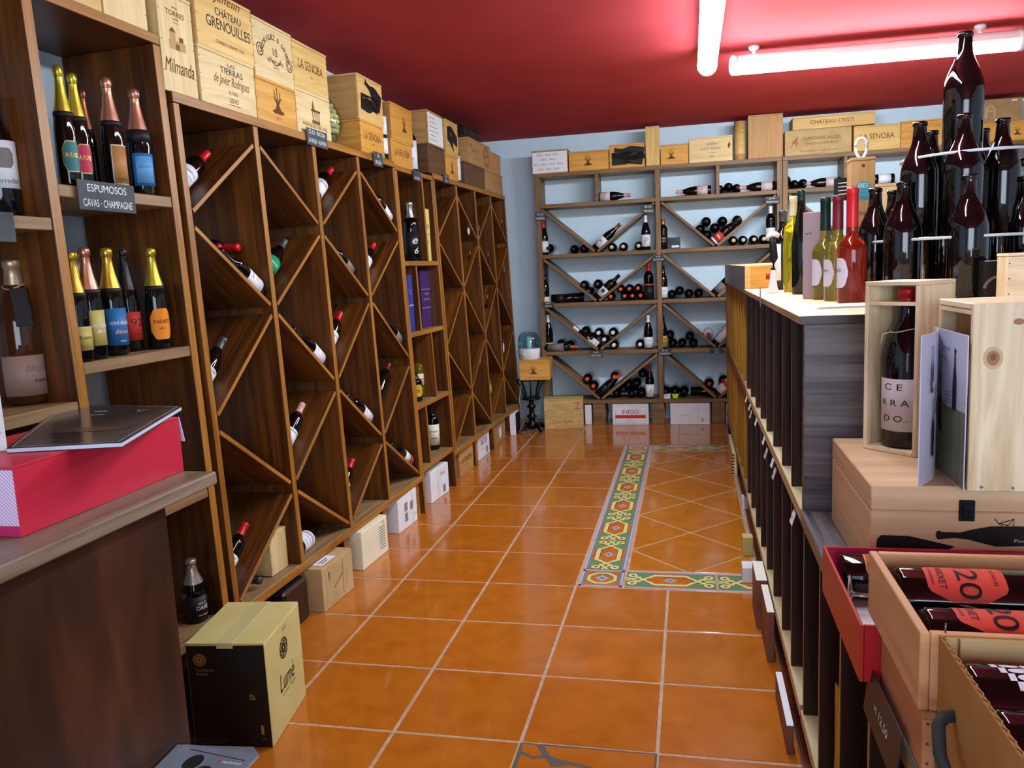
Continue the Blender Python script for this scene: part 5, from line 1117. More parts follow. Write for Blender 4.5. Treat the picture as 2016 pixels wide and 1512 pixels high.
# bottle seen in a lower compartment and a hanging yellow ribbon
P = onX(1517, 1118, XC+.06); bottle('bottle with a pinkish label standing in a lower compartment of the counter', 'bordeaux', .30, .038, stand((XC+.06, P.y, .2055), 0), 'black', .8, [(.1, .55, 80, 'pinkish')], (), 16)
P = onX(1652, 1300, XC-.010); o = thing('ribbon', 'yellow fabric ribbon hanging down the front of the low counter', 'ribbon', F_right((XC-.012, P.y, 0))); g = G()
w_ = [(.0, .60, .010), (.004, .54, .014), (-.002, .45, .020), (.003, .34, .026), (0, .22, .030), (.004, .12, .034)]
vsx = []
for x, z, hw in w_: vsx += [(x-hw, -.002+.002*math.sin(z*30), z), (x+hw*.7, .002*math.sin(z*22), z), (x-hw, .001+.002*math.sin(z*30), z), (x+hw*.7, .003+.002*math.sin(z*22), z)]
fs = []
for k in range(len(w_)-1):
    a = 4*k; b = a+4; fs += [(a, a+1, b+1, b), (a+2, b+2, b+3, a+3), (a, b, b+2, a+2), (a+1, a+3, b+3, b+1)]
part('cloth', g.raw(vsx, fs), mat('yellow_ribbon', (176,128,22), .7), o)

# ---- on the pale counter top
def cb(label, base, top, width, kind, off=0, **k): k.setdefault('n', 28); return px_bottle(label, base, top, width, ZT2, kind, off, **k)
SIDE = -76
cb('rosé wine bottle with bright red capsule and half seen white label on the counter', (1676, 597), 371, 54, 'longneck', SIDE, glass=GLASS_ROSE, cap='red', c0=.665, lab=[(.14, .40, 62, 'lilac', 'arch')], texts=[('Rosado', .30, .012, .05, INK_G)])
cb('white wine bottle with dark red capsule between the rosé and the green capsuled bottle', (1648, 592), 386, 50, 'longneck', SIDE, glass=GLASS_WHITE, cap='darkred', c0=.68, lab=[(.14, .40, 62, 'lilac', 'arch')], texts=[('Blanco', .30, .012, .05, INK_G)])
cb('white wine bottle with dark green capsule beside the lilac box', (1624, 589), 390, 48, 'longneck', SIDE, glass=GLASS_WHITE, cap='green', c0=.68, lab=[(.14, .40, 62, 'lilac', 'arch')])
P = onZ(1580, 589, ZT2); h_ = .3*(589-417)/(589-proj(P+Vector((0, 0, .3)))[1])
LILAC = mat('dusty_lilac_card', (150,128,132), .5); carton('tall dusty lilac gift box on the counter', Matrix.Translation((P.x, P.y, ZT2+.0006)) @ Matrix.Rotation(-.28, 4, 'Z'), .076, .076, h_, LILAC, [('t', 'vi', .018, h_*.75, .01, .02, INK)], flaps=False)
cb('tall slim dark green bottle with bright rim behind the lilac box', (1577, 579), 376, 36, 'hock', 0, glass=GLASS_G, cap='green', c0=.9)
cb('clear bottle of yellow liqueur with a cream stopper on the counter', (1561, 575), 388, 36, 'shouldered', 10, glass=GLASS_YEL, cap='cream', c0=.80, texts=[('Hierbas', .34, .022, .06, INK, .4)])
cb('black bottle with wire swing top and white paper label on the counter', (1541, 570), 415, 38, 'shouldered', -60, cap='grey', c0=.86, lab=[(.12, .58, 50, 'white')], texts=[('V', .5, .02, .02, INK)])
P = onZ(1522, 577, ZT2); o = thing('corkscrew_stand', 'white corkscrew gadget on a wedge foot near the far counter edge', 'corkscrew', Matrix.Translation((P.x, P.y, ZT2+.0006)))
part('foot', G().prism([(-.028, 0), (.03, 0), (.018, .02), (.008, .10), (-.008, .10), (-.020, .02)], -.012, .012, .001, T=UPR), CARD_W, o)
part('body', G().tube([(0, 0, .10), (.004, 0, .15), (0, 0, .20), (-.004, 0, .24)], [.012, .017, .016, .012], 12), LAB['black'], o); part('handle', G().tube([(-.028, 0, .236), (-.010, 0, .252), (.012, 0, .252), (.026, 0, .244)], [.009, .013, .013, .009], 10), CARD_W, o); part('red_button', G().lathe([(0, .06), (.008, .06), (.008, .085), (0, .085)], 10), CAPS['red'], o, loc=(-.022, 0, 0))
P = onZ(1607, 609, ZT2); g = thing('leaflets', 'small stack of white leaflets lying at the near corner of the counter top', 'paper', Matrix.Translation((P.x, P.y, ZT2+.0004)) @ Matrix.Rotation(.12, 4, 'Z'))
for k in range(5): part('sheet', G().box((.003*k, .002*(k % 2), .0011*k), (.21+.002*k, .145, .0011*k+.0009), .0002), PAPER, g)
# tall box with rope loop, pale crate and black price stand behind
P = onY(1675, 420, .92); Q = onY(1722, 420, .92); TZ = onY(1695, 310, .92).z
o = crate('tall narrow wooden bottle box with a rope loop and blue-green round label on the counter', F_back((P.x, .92, ZT2+.0006)), Q.x-P.x, TZ-ZT2, .085, W_TAN)
hb = TZ-ZT2; wb = Q.x-P.x; TEAL = mat('teal_print', (70,146,160), .6)
print_on(o, [('p', circ(wb*.5, hb*.77, .030)[:-1], TEAL), ('t', 'BEI', wb*.5, hb*.80, .016, .03, LAB['cream']), ('p', rect(wb*.18, hb*.695, wb*.84, hb*.715), TEAL), ('p', circ(wb*.5, hb*.94, .006)[:-1], INK_B), ('t', 'VINO', wb*.5, hb*.60, .018, .05, INK_B), ('t', 'NATURAL', wb*.5, hb*.50, .014, .06, INK_B)])
part('rope_loop', G().tube([(wb*.5+.020*math.sin(t)*(1-.25*math.cos(t)), .04, hb+.036-.036*math.cos(t)) for t in [k*2*math.pi/16 for k in range(16)]], .0055, 6, closed=True), CARD_W, o)
P = onY(1695, 420, 1.35); Q = onY(1800, 420, 1.35); crate('pale plain wooden crate standing behind the dark bottles on the counter', F_back((P.x, 1.35, ZT2+.0006)), Q.x-P.x, onY(1740, 362, 1.35).z-ZT2, .16, W_PALE)
P = onY(1668, 420, 1.15); zt_ = onY(1668, 350, 1.15).z; o = thing('price_stand', 'small black chalk card on a stem above the white wine bottles', 'sign', Matrix.Translation((P.x, 1.15, ZT2+.0006)))
part('base', G().lathe([(0, 0), (.035, 0), (.035, .006), (0, .006)], 20), LAB['black'], o); part('stem', G().tube([(0, 0, .006), (0, 0, zt_-ZT2-.06)], .004, 6), LAB['black'], o); part('card', G().box((-.05, -.004, zt_-ZT2-.085), (.05, -.0005, zt_-ZT2), .001), LAB['black'], o); print_on(o, [('l', [(-.035, zt_-ZT2-.02-.014*i), (.03, zt_-ZT2-.018-.014*i)], .003, CHALK) for i in range(4)], -.0047)
# ---- acrylic bottle stand with large dark bottles
TCX, TCY = 2.235, .625; Z1, Z2 = 1.472, 1.722
def at_depth(px, D):
    d = ray(px, 480); return CAM+d*(D/d.dot(FW))
ts = thing('bottle_stand', 'clear acrylic two tier round stand holding large dark bottles on the counter', 'stand', loc=(TCX, TCY, ZT2+.0006))
def plate(R, z): return G().lathe([(0, z), (R, z), (R+.0015, z+.002), (R+.0015, z+.007), (R, z+.009), (0, z+.009)], 48, smooth=False)
RIM = mat('bright_acrylic_edge', (226,234,238), .12, trans=.35)
for R_, z_ in ((.285, Z1-ZT2), (.205, Z2-ZT2)):
    sp_ = part('shelf_plate', plate(R_, z_), ACRYL, ts); part('rim', G().lathe([(R_+.0017, z_+.0005), (R_+.003, z_+.002), (R_+.003, z_+.007), (R_+.0017, z_+.0085)], 48), RIM, sp_)
part('base_plate', plate(.30, 0), ACRYL, ts); part('centre_rod', G().lathe([(.012, .0095), (.012, Z1-ZT2-.0005)], 14), ACRYL, ts); part('centre_rod', G().lathe([(.012, Z1-ZT2+.0095), (.012, Z2-ZT2-.0005)], 14), ACRYL, ts)
def mag(label, px, D, z, h, r=.0545, g_=None):
    P = at_depth(px, D); return bottle(label, 'magnum', h, r, Matrix.Translation((P.x, P.y, z)), None, n=40, glass=GLASS_B, group=g_, name='magnum_bottle')
gA, gB = 'bottles on the lower tier of the acrylic stand', 'bottles on the upper tier of the acrylic stand'
zb = ZT2+.0105
for px, D, nm in ((1905, 2.37, 'front middle one'), (1777, 2.50, 'front left one'), (2012, 2.53, 'right one cut by the picture edge'), (1722, 2.70, 'leftmost one'), (1757, 2.84, 'one behind the two left bottles'), (1850, 2.86, 'back middle one'), (1955, 2.86, 'back right one')):
    mag('open dark bottle, lowest tier of the acrylic stand, '+nm, px, D, zb, .355, .055, gA)
for px, D, nm in ((1892, 2.45, 'front middle one'), (1806, 2.56, 'left one'), (1966, 2.57, 'right one'), (1829, 2.76, 'back left one'), (1928, 2.77, 'back right one')):
    mag('open dark bottle on the lower acrylic plate, '+nm, px, D, Z1+.0095, .358, .0545, gB)
mag('large dark bottle standing alone on the top acrylic plate in front of the lamp', 1888, 2.60, Z2+.0095, .378, .0575)
# small boxes at the right end of the counter
P = at_depth(1940, 2.27); o = carton('black carton with a grey arc and a red disc at the right of the counter', F_back((P.x, P.y, ZT2+.0006)), .115, .08, onY(1940, 511, P.y).z-ZT2, CARD_K, flaps=False)
print_on(o, [('l', arc(.04, .03, .04, 20, 170, 12), .008, LAB['grey']), ('p', circ(.085, .045, .030, 18)[:-1], CAPS['red']), ('l', [(0, .114), (.115, .114)], .002, CHALK)])
P = at_depth(1986, 2.12); crate('small raw wooden crate at the far right above the knotty box', F_back((P.x, P.y, ZT2+.0006)), .16, onY(1986, 499, P.y).z-ZT2, .08, W_RAW, t=.008)

# ================================================================== crates on the low counter
Zc = ZL2+.0006
# hinged magnum case with latch and bottle silhouettes
CX, CY0, CY1, CZ = 1.706, -.572, -.125, .983
o = thing('wooden_case', 'wide pale wooden case with a black latch and black bottle silhouettes on the low counter', 'case', Matrix.Translation((CX, CY0, Zc)))
cw, cd_, chh = .75, CY1-CY0, CZ-Zc
part('body', G().box((0, 0, 0), (cw, cd_, chh-.052), .0025), W_CASE, o); part('lid', G().box((0, 0, chh-.0515), (cw, cd_*.62-.0005, chh), .0025), W_CASE, o); part('lid', G().box((0, cd_*.62+.0005, chh-.0515), (cw, cd_, chh), .0025), W_CASE, o)
def fp(px, py): P = onY(px, py, CY0); return (P.x-CX, P.z-Zc)
sil1 = [fp(*p) for p in ((1723, 1085), (1727, 1060), (1735, 1053), (1790, 1055), (1830, 1064), (1880, 1076), (1860, 1085))]
sil2 = [fp(*p) for p in ((1843, 1046), (1850, 1044), (1853, 1047), (1890, 1048), (1915, 1042), (1950, 1036), (2010, 1036), (2060, 1042), (2060, 1075), (1960, 1076), (1905, 1062), (1880, 1059), (1853, 1061), (1846, 1062), (1842, 1056))]
gh = lambda *ps: [fp(*p) for p in ps]
print_on(o, [('p', sil1, INK), ('p', sil2, INK), ('l', gh((1958, 1021), (1966, 1031), (1985, 1034), (1997, 1022), (1995, 1036)), .0018, INK), ('l', gh((1966, 1031), (1980, 1027), (1997, 1022)), .0018, INK), ('l', gh((1972, 1033), (1972, 1039)), .0015, INK), ('l', gh((1982, 1034), (1980, 1040)), .0015, INK), ('t', 'Pod', *fp(2008, 1065), .006, .02, CHALK)])
a_, b_ = fp(1888, 984); c_, d_ = fp(1918, 1026)
la = part('latch', G().box((a_, -.004, d_), (c_, -.0002, b_), .0015), mat('black_metal', (26,30,40), .35, .6), o); part('hasp', G().box((a_+.006, -.007, d_+.010), (c_-.006, -.0042, b_-.006), .0015), mat('black_metal'), la); part('hasp_bar', G().box((a_+.004, -.009, (b_+d_)/2-.002), (c_-.004, -.0072, (b_+d_)/2+.002), .001), mat('black_metal'), la)
# narrow open box with the large lettered bottle
Zk = CZ+.0008
fr = frame((1.756, -.235, Zk), (.66, -.75, 0), (.75, .66, 0)); bw, bd, bh, t_ = .136, .130, .392, .009
o = thing('bottle_box', 'open fronted raw wooden box housing a large red wax sealed bottle', 'box', fr)
part('side_panel', G().box((0, 0, 0), (t_, bd, bh-t_-.0005), .001), W_RAW, o); part('side_panel', G().box((bw-t_, 0, 0), (bw, bd, bh-t_-.0005), .001), W_RAW, o); part('back_panel', G().box((t_+.0005, bd-t_, 0), (bw-t_-.0005, bd, bh-t_-.0005), .001), W_RAW, o)
part('base_panel', G().box((t_+.0005, 0, 0), (bw-t_-.0005, bd-t_-.0005, t_), .001), W_RAW, o); part('top_panel', G().box((0, 0, bh-t_), (bw, bd, bh), .001), W_RAW, o)
zs = .338; sh_ = G()
for x0, x1, y0, y1 in ((t_+.0005, bw/2-.024, .001, bd-t_-.001), (bw/2+.024, bw-t_-.0005, .001, bd-t_-.001), (bw/2-.024, bw/2+.024, .001, bd/2-.024), (bw/2-.024, bw/2+.024, bd/2+.024, bd-t_-.001)): sh_.box((x0, y0, zs), (x1, y1, zs+.008), .0008)
part('neck_shelf', sh_, W_RAW, o)
P = fr @ Vector((bw/2, bd/2-.004, t_+.0006)); o = bottle('large dark bottle with red wax top and pale label in the open wooden box', 'magnum', .366, .0525, stand(P, -12), 'red', .90, [(.11, .44, 70, 'pinkish')], [('C E', .39, .015, .045, INK, 0, -.35), ('R R A', .29, .015, .066, INK, 0, -.28), ('D O', .19, .015, .045, INK, 0, -.35), ('DOC · PRIORAT', .175, .005, .035, INK_G, 0, .45)], 36)
part('string', G().tube([(.0375*math.cos(t), .0375*math.sin(t), .270+.005*math.sin(2*t)) for t in [k*math.pi/8 for k in range(16)]], .0014, 5, closed=True), LAB['cream'], o); part('string_end', G().tube([(.028, -.026, .268), (.036, -.045, .262), (.030, -.050, .24)], .0013, 5), LAB['cream'], o)
# knotty box, open at its left end
KX, KY = 1.869, -.610; o = thing('wine_crate', 'big raw wooden crate with a brown knot on its front standing on the case', 'crate', Matrix.Translation((KX, KY, Zk)))
kw, kd, kh = .30, .21, .356
part('front_panel', G().box((0, 0, 0), (kw, .012, kh), .0015), W_RAW, o); part('back_panel', G().box((0, kd-.012, 0), (kw, kd, kh-.0125), .0015), W_RAW, o); part('top_panel', G().box((0, .0125, kh-.012), (kw, kd, kh), .0015), W_RAW, o); part('base_panel', G().box((0, .0125, 0), (kw, kd-.0125, .012), .0015), W_RAW, o); part('end_panel', G().box((.03, .0125, .0125), (.038, kd-.0125, kh-.0125), .001), W_TAN, o); part('slide_rail', G().box((.001, .0126, kh-.022), (.010, kd-.013, kh-.0125), .0008), W_RAW, o)
def kp(px, py): P = onY(px, py, KY); return (P.x-KX, P.z-Zk)
kx, kz = kp(1955, 705); K1, K2, K3 = mat('knot_outer', (206,172,126), .55), mat('knot_inner', (160,112,72), .55), mat('knot_core', (120,78,46), .55)
print_on(o, [('p', circ(kx, kz, .017, 18, .021)[:-1], K1)], -.0006, 'knot'); print_on(o, [('p', circ(kx, kz, .011, 16, .014)[:-1], K2)], -.0009, 'knot'); print_on(o, [('p', circ(kx, kz+.002, .005, 12, .007)[:-1], K3)], -.0012, 'knot')
kx2, kz2 = kp(2006, 633); print_on(o, [('p', circ(kx2, kz2, .009, 14, .006)[:-1], K2)], -.0007, 'knot')
g = G()
for px, py in ((1932, 959), (1994, 961), (1943, 601), (2006, 600)): g.prism(circ(*kp(px, py), .003, 8)[:-1], 0, .0012, T=UPR)
part('nail', g, mat('dull_steel'), o)['kind'] = 'stuff'
# open brochure wedged between the two boxes
SPN = Vector((1.862, -.402, Zk)); OUT = Vector((1.790, -.586, Zk)); A4H = .297
o = thing('brochure', 'open wine brochure standing between the lettered bottle and the knotty crate', 'brochure', Matrix.Translation(SPN))
FRr = F_right((0, 0, 0)) @ Matrix.Rotation(.0, 4, 'Z'); dl = (SPN-OUT); FL = frame(OUT-SPN, (dl.x, dl.y, 0), (-dl.y, dl.x, 0)); lw = dl.length
PG = vary('glossy_lilac_page', (186,186,206), (206,206,222), .3, 3, (1,1,1), 2, 0, 0, 'UV', .5); PG2 = vary('vineyard_page', (92,98,70), (136,138,104), .3, 60, (1,1,1), 4, 0, 0, 'UV', .5)
rp = part('right_page', G().box((.002, .0, 0), (.206, .0025, A4H), .0004), PG, o, mx=FRr); 
# gently bowed left page
g = G(); nn = 8; vv = []
for i in range(nn+1):
    x = lw*i/nn; yb = -.016*math.sin(math.pi*i/nn)
    for y_ in (0, .0025): 
        for z in (0, A4H): vv.append((x, yb+y_, z))
ff = []
for i in range(nn):
    a, b = 4*i, 4*i+4; ff += [(a, b, b+1, a+1), (a+2, a+3, b+3, b+2), (a, a+2, b+2, b), (a+1, b+1, b+3, a+3)]
ff += [(0, 1, 3, 2), (4*nn, 4*nn+2, 4*nn+3, 4*nn+1)]
lp_ = part('left_page', g.raw(vv, ff), PG, o, mx=FL)
def slim(x, z, s, m, tilt=0): return [('p', bottle_sil(x, z, .155*s, .030*s, math.pi/2+tilt), m)]
def lines(x, z, w, n, m=INK_G): return [('l', [(x, z-.007*i), (x+w*(.7+.3*((i*7) % 3)/2), z-.007*i)], .0022, m) for i in range(n)]
print_on(o, [('p', rect(.004, .003, .204, .135), PG2), ('p', [(.004, .135), (.204, .135), (.204, .15), (.10, .145), (.004, .165)], PG2), ('t', 'CUVÉE ROSÉ', .08, .262, .007, .05, INK_G), ('l', [(.0, .248), (.09, .238)], .003, mat('copper_rule', (176,132,92), .4))]+lines(.08, .175, .035, 4)+lines(.075, .14, .04, 9)+lines(.07, .06, .05, 6), -.0005, F=FRr)
print_on(o, slim(.140, .145, .78, INK, .02)+slim(.052, .085, .78, INK, .02), -.0009, F=FRr)
bow = lambda x: -.016*math.sin(math.pi*x/lw)-.0006
print_on(o, slim(.048, .18, .6, INK)+lines(.07, .19, .04, 9)+[('p', rect(.040, .19, .056, .202), CARD_Y)], bow(.06)-.003, F=FL); print_on(o, slim(.062, .05, .75, INK)+lines(.10, .10, .045, 8)+[('p', circ(.11, .14, .014, 12, .02)[:-1], INK_B), ('p', rect(.055, .06, .069, .075), INK_R)], bow(.10)-.002, F=FL); print_on(o, slim(.15, .17, .55, INK_B)+lines(.125, .20, .035, 6)+lines(.125, .07, .04, 7)+[('t', 'SELECCIÓN', .16, .275, .006, .03, INK_G)], bow(.13)-.004, F=FL)
# red open gift box
RX, RY0, RY1, RH = 1.612, -.967, -.600, .094
REDL = mat('red_orange_lacquer', (178,40,26), .42); PINKI = mat('pink_lining', (206,40,92), .5); REDD = mat('deep_red_side', (176,14,22), .4)
o = thing('gift_box', 'open red gift box with pink lining holding bottles, overhanging the low counter edge', 'box', Matrix.Translation((RX, RY0, Zc)))
rw, rd = .46, RY1-RY0
def lined(name, lo, hi, ax, sg, m): return part(name, G().box(lo, hi, .001, 0, None, (ax, sg)), [m, PINKI], o)
lined('left_wall', (0, 0, 0), (.006, rd, RH), 0, 1, REDL); lined('far_wall', (.0065, rd-.006, 0), (rw, rd, RH), 1, -1, REDL); lined('near_wall', (.0065, 0, 0), (rw, .006, RH), 1, 1, REDD); lined('right_wall', (rw-.006, .0065, 0), (rw, rd-.0065, RH), 0, -1, REDL); part('base', G().box((.0065, .0065, .0005), (rw-.0065, rd-.0065, .006), .001), PAPER, o); part('insert', G().box((.0068, .0068, .0065), (rw-.0068, rd-.0068, .024), .001), CARD_W, o)
def inb(label, x, y, z, h, r, kind, **k): return bottle(label, kind, h, r, lying((x, y, z), (1, 0, 0), k.pop('up', (0, -.45, 1))), n=30, **k)
inb('dark bottle with red and gold label lying in the open red gift box', RX+.018, RY1-.085, Zc+.0246+.041, .31, .041, 'champagne', cap='black', c0=.7, lab=[(.13, .42, 60, 'gilt', 'oct'), (.14, .41, 57, 'red', 'oct')], texts=[('E', .30, .02, .016, GOLD_P), ('RESERVA', .21, .009, .05, GOLD_P)])
inb('dark bottle at the near end of the open red gift box', RX+.07, RY0+.055, Zc+.0246+.040, .30, .040, 'burgundy', cap='black', up=(0, 0, 1))
o = thing('wine_glass', 'clear stemmed glass lying on the white insert of the red gift box', 'glass', lying(onZ(1672, 1168, Zc+.0246+.0335), (1, -.25, -.0), (0, 0, 1)))
part('bowl', G().lathe([(.0, .0), (.030, .0), (.032, .002), (.006, .006), (.004, .012), (.004, .06), (.012, .07), (.028, .09), (.034, .115), (.030, .15)], 24), thin_glass('wine_glass_glass', (222,234,226), 1.0), o)
part('foot', G().lathe([(.0, -.0012), (.033, -.0012), (.0335, .0005), (.012, .003), (0, .003)], 24), mat('glass_rim'), o)
# lower closed crate and open crate with two numbered bottles
crate('closed brown wooden crate under the open crate of numbered bottles', Matrix.Translation((1.642, -1.205, Zc)), .42, .0905, .236, W_CRB, m2=W_CRB)
UX, UY0, UY1, UZ0, UZ1 = 1.634, -1.212, -.914, Zc+.0945, .968
o = thing('wine_crate', 'open pale wooden crate holding two dark bottles with red octagonal labels', 'crate', Matrix.Translation((UX, UY0, UZ0))); uw, ud, uh = .42, UY1-UY0, UZ1-UZ0
part('side_panel', G().box((0, 0, 0), (.012, ud, uh), .0015), W_CRT, o); part('side_panel', G().box((uw-.012, 0, 0), (uw, ud, uh), .0015), W_CRT, o); part('front_panel', G().box((.0125, 0, 0), (uw-.0125, .012, uh), .0015), W_CRT, o); part('back_panel', G().box((.0125, ud-.012, 0), (uw-.0125, ud, uh), .0015), W_CRT, o); part('base_panel', G().box((.0125, .0125, 0), (uw-.0125, ud-.0125, .006), .001), W_CRT, o)
part('lining', G().box((.0128, .0128, .0065), (uw-.0128, ud-.0128, .010), .001), LAB['black'], o); part('nail', G().tube([(.03, .006, uh), (.0305, .006, uh+.012)], .0012, 6), mat('dull_steel'), o)
S20 = [('120', .25, .030, .072, INK, 0, .05), ('PARXET', .155, .010, .05, INK), ('BRUT NATURE', .345, .005, .035, INK), ('ANIVERSARI', .12, .004, .035, INK)]
for k_, (yy, nm) in enumerate(((UY1-.083, 'far'), (UY0+.066, 'near'))):
    bottle('dark bottle with red octagonal label numbered in large digits, '+nm+' one in the open crate', 'magnum', .37, .0475, lying((UX+.020, yy, UZ0+.0105+.0475), (1, 0, 0), (0, -.35 if k_ == 0 else .10, 1)), 'black', .80, [(.10, .385, 50, 'scarlet', 'oct')], S20, 36)
# open cardboard box with rope handle
BX_, BY_0, BY_1, BH = 1.655, -1.62, -1.216, .197
o = thing('cardboard_box', 'open brown cardboard box with a dark rope handle at the lower right', 'box', Matrix.Translation((BX_, BY_0, Zc))); qw, qd = .45, BY_1-BY_0
KRAFT = vary('kraft_cardboard', (176,126,66), (190,140,78), .75, 9, (1,1,1), 2, 0, 0, 'UV', .2); part('left_wall', G().box((0, 0, 0), (.0055, qd, BH), .0008), KRAFT, o); part('far_wall', G().box((.006, qd-.0055, 0), (qw, qd, BH), .0008), CARD, o); part('near_wall', G().box((.006, 0, 0), (qw, .0055, BH), .0008), CARD, o); part('right_wall', G().box((qw-.0055, .006, 0), (qw, qd-.006, BH), .0008), CARD, o); part('base', G().box((.006, .006, 0), (qw-.006, qd-.006, .004), .0008), CARD, o); part('far_flap', G().box((.02, qd-.012, BH-.055), (qw-.006, qd-.0062, BH+.002), .0008), CARD, o)
g = G(); N_ = 44; pts = []
g.tube([(.0028+.0016*(1 if k % 2 else -1), .004+k*(qd-.008)/N_, BH+.0012) for k in range(N_+1)], .0011, 4)
part('corrugation', g, KRAFT, o)
_h = onX(1878, 1410, BX_); hy, hz_ = _h.y-BY_0, _h.z-Zc
part('rope_handle', G().tube([(.003, hy, hz_), (-.010, hy-.002, hz_), (-.020, hy-.012, hz_-.006), (-.024, hy-.035, hz_-.028), (-.023, hy-.075, hz_-.045), (-.020, hy-.115, hz_-.035), (-.010, hy-.135, hz_-.005), (.003, hy-.14, hz_)], .0075, 10), mat('dark_grey_rope', (46,52,52), .8), o)
PAT = LAB['white']
for k_, (yy, nm) in enumerate(((BY_1-.073, 'far one with a white lace patterned label'), (BY_1-.172, 'middle one'), (BY_1-.271, 'near one'))):
    b = bottle('dark bottle lying in the open cardboard box, '+nm, 'magnum', .38, .0465, lying((BX_+.0075, yy, Zc+BH-.050), (1, 0, 0), (0, -.3, 1)), 'black', .80, None, (), 36)
    part('cradle', G().box((.10, -.030, -.03), (.101, .03, .0), .0003), CARD, b) if False else None
    if k_ == 0:
        for s_, z0 in ((1, .035), (-1, .135)):
            g = G()
            for q in range(9):
                a = -1.0+2.0*q/8; z = z0+s_*.025*(a+1); R_ = .0472
                pts = [(R_*math.cos(a+.105*math.cos(t)), R_*math.sin(a+.105*math.cos(t)), z+.011*math.sin(t)) for t in [i*math.pi/6 for i in range(12)]]
                g.raw(pts, [tuple(range(12))])
                for e in (-.016, .016): g.raw([(R_*math.cos(a+d1), R_*math.sin(a+d1), z+e+d2) for d1, d2 in ((-.12, -.0035), (.12, -.0035), (.12, .0035), (-.12, .0035))], [(0,1,2,3)])
            part('label', g, PAT, b)
        bent_text(b, '1998', .0476, .20, .010, .03, PAPER)
# slate with chalk writing on the counter edge
P = onX(1738, 1420, XC-.016); o = slate('brown slate with chalk writing fixed to the low counter edge under the crates', F_right(P) @ Matrix.Rotation(-.12, 4, 'X'), .20, .075, ['', 'vi 12,50', ''], m=mat('dark_brown_slate', (52,40,36), .5))

# ================================================================== checkout counter at the near left
SZ = .95
cc = thing('checkout_counter', 'dark brown stained sales counter with a grey weathered slab at the near left', 'counter')
part('slab', G().box((-.255, -1.75, SZ-.034), (.132, -.388, SZ), .004, grain=1), W_SLAB, cc); part('side_panel', G().box((.076, -1.70, 0), (.10, -.566, SZ-.0345), .002, grain=2), W_LEFTC, cc); part('end_panel', G().box((-.22, -.590, 0), (.0755, -.566, SZ-.0345), .002, grain=2), W_LEFTC, cc)
PINKW = vary('lilac_striped_paper', (196,160,206), (236,222,240), .5, 150, (1,0,0), 0, 0, 0, 'Object', .3, 0, (.47,.53))
nt = PINKW.node_tree
for n_ in list(nt.nodes):
    if n_.type == 'TEX_NOISE':
        wv = nt.nodes.new('ShaderNodeTexWave'); wv.inputs['Scale'].default_value = 1.0; wv.bands_direction = 'DIAGONAL'; src = n_.inputs['Vector'].links[0].from_node; src.inputs['Scale'].default_value = (70, 70, 70)
        nt.links.new(src.outputs[0], wv.inputs['Vector']); rmp = [q for q in nt.nodes if q.type == 'VALTORGB'][0]; nt.links.new(wv.outputs['Fac'], rmp.inputs[0])
CRIM = mat('crimson_lacquer', (198,38,62), .42); MAGE = mat('magenta_band', (190,40,96), .5)
o = thing('gift_box', 'closed crimson gift box with lilac striped ends lying on the sales counter', 'box', Matrix.Translation((-.262, -.930, SZ+.0006))); gw, gd, ghh = .298, .540, .146
part('tray', G().box((.003, .003, 0), (gw-.003, gd-.003, ghh-.008), .001), PINKW, o); part('front_flap', G().box((gw-.0028, 0, 0), (gw, gd, ghh-.007), .0008), CRIM, o); part('lid', G().box((0, 0, ghh-.0065), (gw, gd, ghh), .001), CRIM, o)
part('band', G().box((.003, .001, 0), (gw-.003, .0028, .022), .0004), MAGE, o); part('end_flap', G().box((gw-.05, gd+.0005, .075), (gw, gd+.004, ghh-.002), .0008, T=Matrix.Translation((0, gd, ghh)) @ Matrix.Rotation(.22, 4, 'X') @ Matrix.Translation((0, -gd, -ghh))), PINKW, o)
ZM = SZ+.0006+ghh
# catalogue on the gift box
c = [onZ(px, py, ZM+.010) for px, py in ((128, 797), (358, 801), (240, 872), (12, 884))]
A_ = c[3]; ux = (c[2]-c[3]); uy = (c[0]-c[3]); wM = ux.length
fm = frame((A_.x, A_.y, ZM+.0006), (ux.x, ux.y, 0), (-ux.y, ux.x, 0)); ang = 0
ufx, ufy = Vector((fm[0][0], fm[1][0], 0)), Vector((fm[0][1], fm[1][1], 0)); sk = uy.dot(ufx); hM = uy.dot(ufy); qd4 = [((p-A_).dot(ufx), (p-A_).dot(ufy)) for p in (c[3], c[2], c[1], c[0])]
o = thing('catalogue', 'dark glossy wine catalogue lying on the crimson gift box', 'catalogue', fm)
quad = lambda e, s=0: inset(qd4, e) if e else qd4
PAGES = mat('page_edges', (206,218,236), .5); COVER = vary('dark_glossy_cover', (34,36,40), (62,62,64), .18, 5, (1,1,1), 5, .5, 0, 'UV', .5)
part('pages', G().prism(quad(.001), .0012, .0095), PAGES, o); part('back_cover', G().prism(quad(0), 0, .0011), COVER, o); part('front_cover', G().prism(quad(0), .0096, .0112, .0004), COVER, o)
lq = lambda u, v: tuple((qd4[0][i]*(1-u)+qd4[1][i]*u)*(1-v)+(qd4[3][i]*(1-u)+qd4[2][i]*u)*v for i in (0, 1))
TOPF = Matrix(((1,0,0,0), (0,0,-1,0), (0,1,0,.0114), (0,0,0,1))); TOPF = Matrix.Translation((0, 0, .0116)) @ Matrix.Rotation(-math.pi/2, 4, 'X')
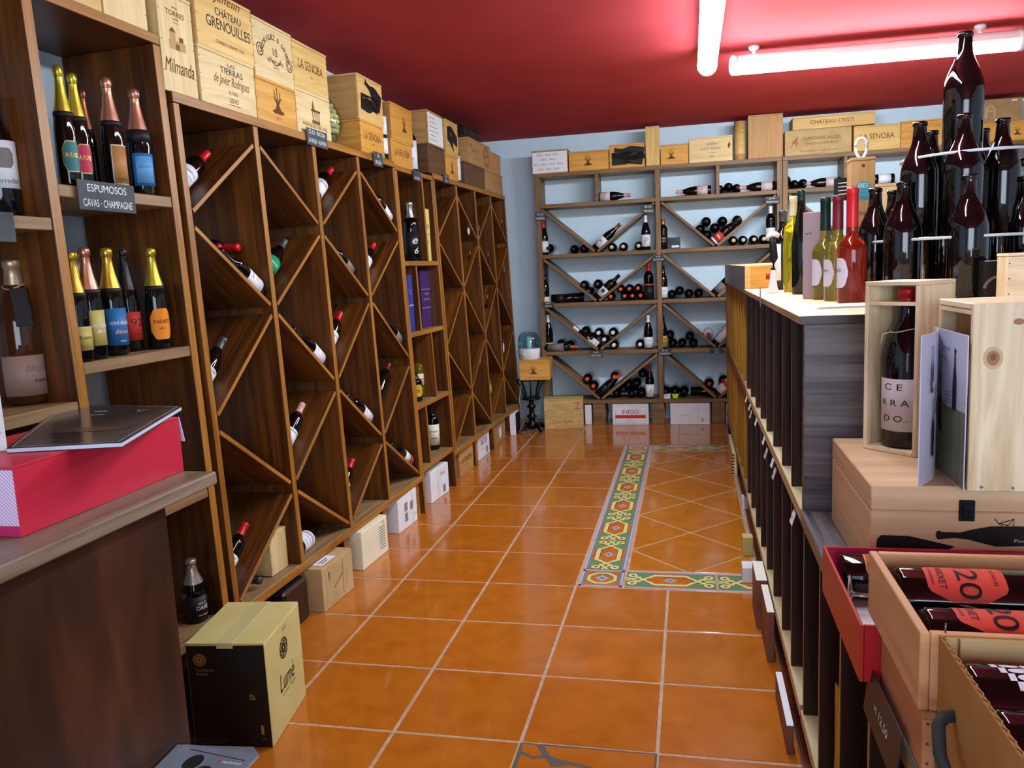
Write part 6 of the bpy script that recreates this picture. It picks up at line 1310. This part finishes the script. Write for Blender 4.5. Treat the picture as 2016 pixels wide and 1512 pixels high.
print_on(o, [('l', [(p[0], p[1]) for p in quad(.010)]+[quad(.010)[0]], .0012, PAPER), ('t', 'VINS', *lq(.40, .80), .016, .034, PAPER), ('t', 'CELLER', *lq(.40, .70), .008, .045, PAPER), ('l', arc(*lq(.74, .84), .012, 30, 300, 8), .002, PAPER), ('p', [lq(.2, .25), lq(.8, .3), lq(.9, .42), lq(.3, .36)], mat('cover_brown', (70,52,44), .3))], -.0002, F=TOPF)
# white leaflet holder at the picture edge
P = onZ(14, 888, ZM); o = thing('leaflet_stand', 'white card leaflet standing on the gift box at the left picture edge', 'card', frame((P.x-.10, P.y-.07, ZM+.0006), (.8, .6, 0), (-.6, .8, 0))); part('card', G().box((0, 0, 0), (.122, .004, .135), .0006), CARD_W, o); print_on(o, [('t', 'GRACIES', .105, .04, .006, .02, INK_G)])
# stool with a fan of grey magazines at the bottom edge
P = onZ(488, 1476, .30); bwx = P.x-.107; o = thing('magazine_box', 'weathered grey wooden box at the foot of the sales counter', 'box', Matrix.Translation((.107, P.y-.30, .0006))); part('shell', G().box((0, 0, 0), (bwx, .30, .285), .003), W_SLAB, o); part('lid', G().box((-.002, -.002, .2855), (bwx+.002, .302, .2994), .003), W_SLAB, o)
MAGC = vary('grey_magazine_cover', (96,106,118), (124,134,146), .25, 4, (1,1,1), 3, 0, 0, 'UV', .5); bxp = Vector((.107, P.y-.30, 0))
zq = .3002
for k, nm in enumerate(('bottom', 'second', 'third', 'top')):
    m_ = Matrix.Translation((bxp.x+max(.002, bwx-.225)+.004*k, bxp.y+.055-.008*k, zq+.0064*k)) @ Matrix.Rotation(.10-.05*k, 4, 'Z'); o = thing('magazine', 'grey magazine in the little fan at the bottom left, '+nm+' of four', 'magazine', m_, None, 'grey magazines by the sales counter')
    part('pages', G().box((.001, .001, .001), (.208, .228, .005), .0005), PAGES, o); part('cover', G().box((0, 0, .0051), (.21, .23, .0060), .0003), MAGC, o); part('back_cover', G().box((0, 0, 0), (.21, .23, .0009), .0003), MAGC, o)
    if k == 3: print_on(o, [('p', circ(.07, .17, .022, 18, .03)[:-1], LAB['black']), ('p', circ(.115, .13, .026, 18, .034)[:-1], LAB['black']), ('l', [(.03, .215), (.19, .20)], .002, LAB['black']), ('t', 'MAGRAMAR', .165, .185, .008, .05, PAPER), ('p', rect(.128, .181, .136, .189), INK_R)], -.0002, F=Matrix.Translation((0, 0, .0063)) @ Matrix.Rotation(-math.pi/2, 4, 'X'))
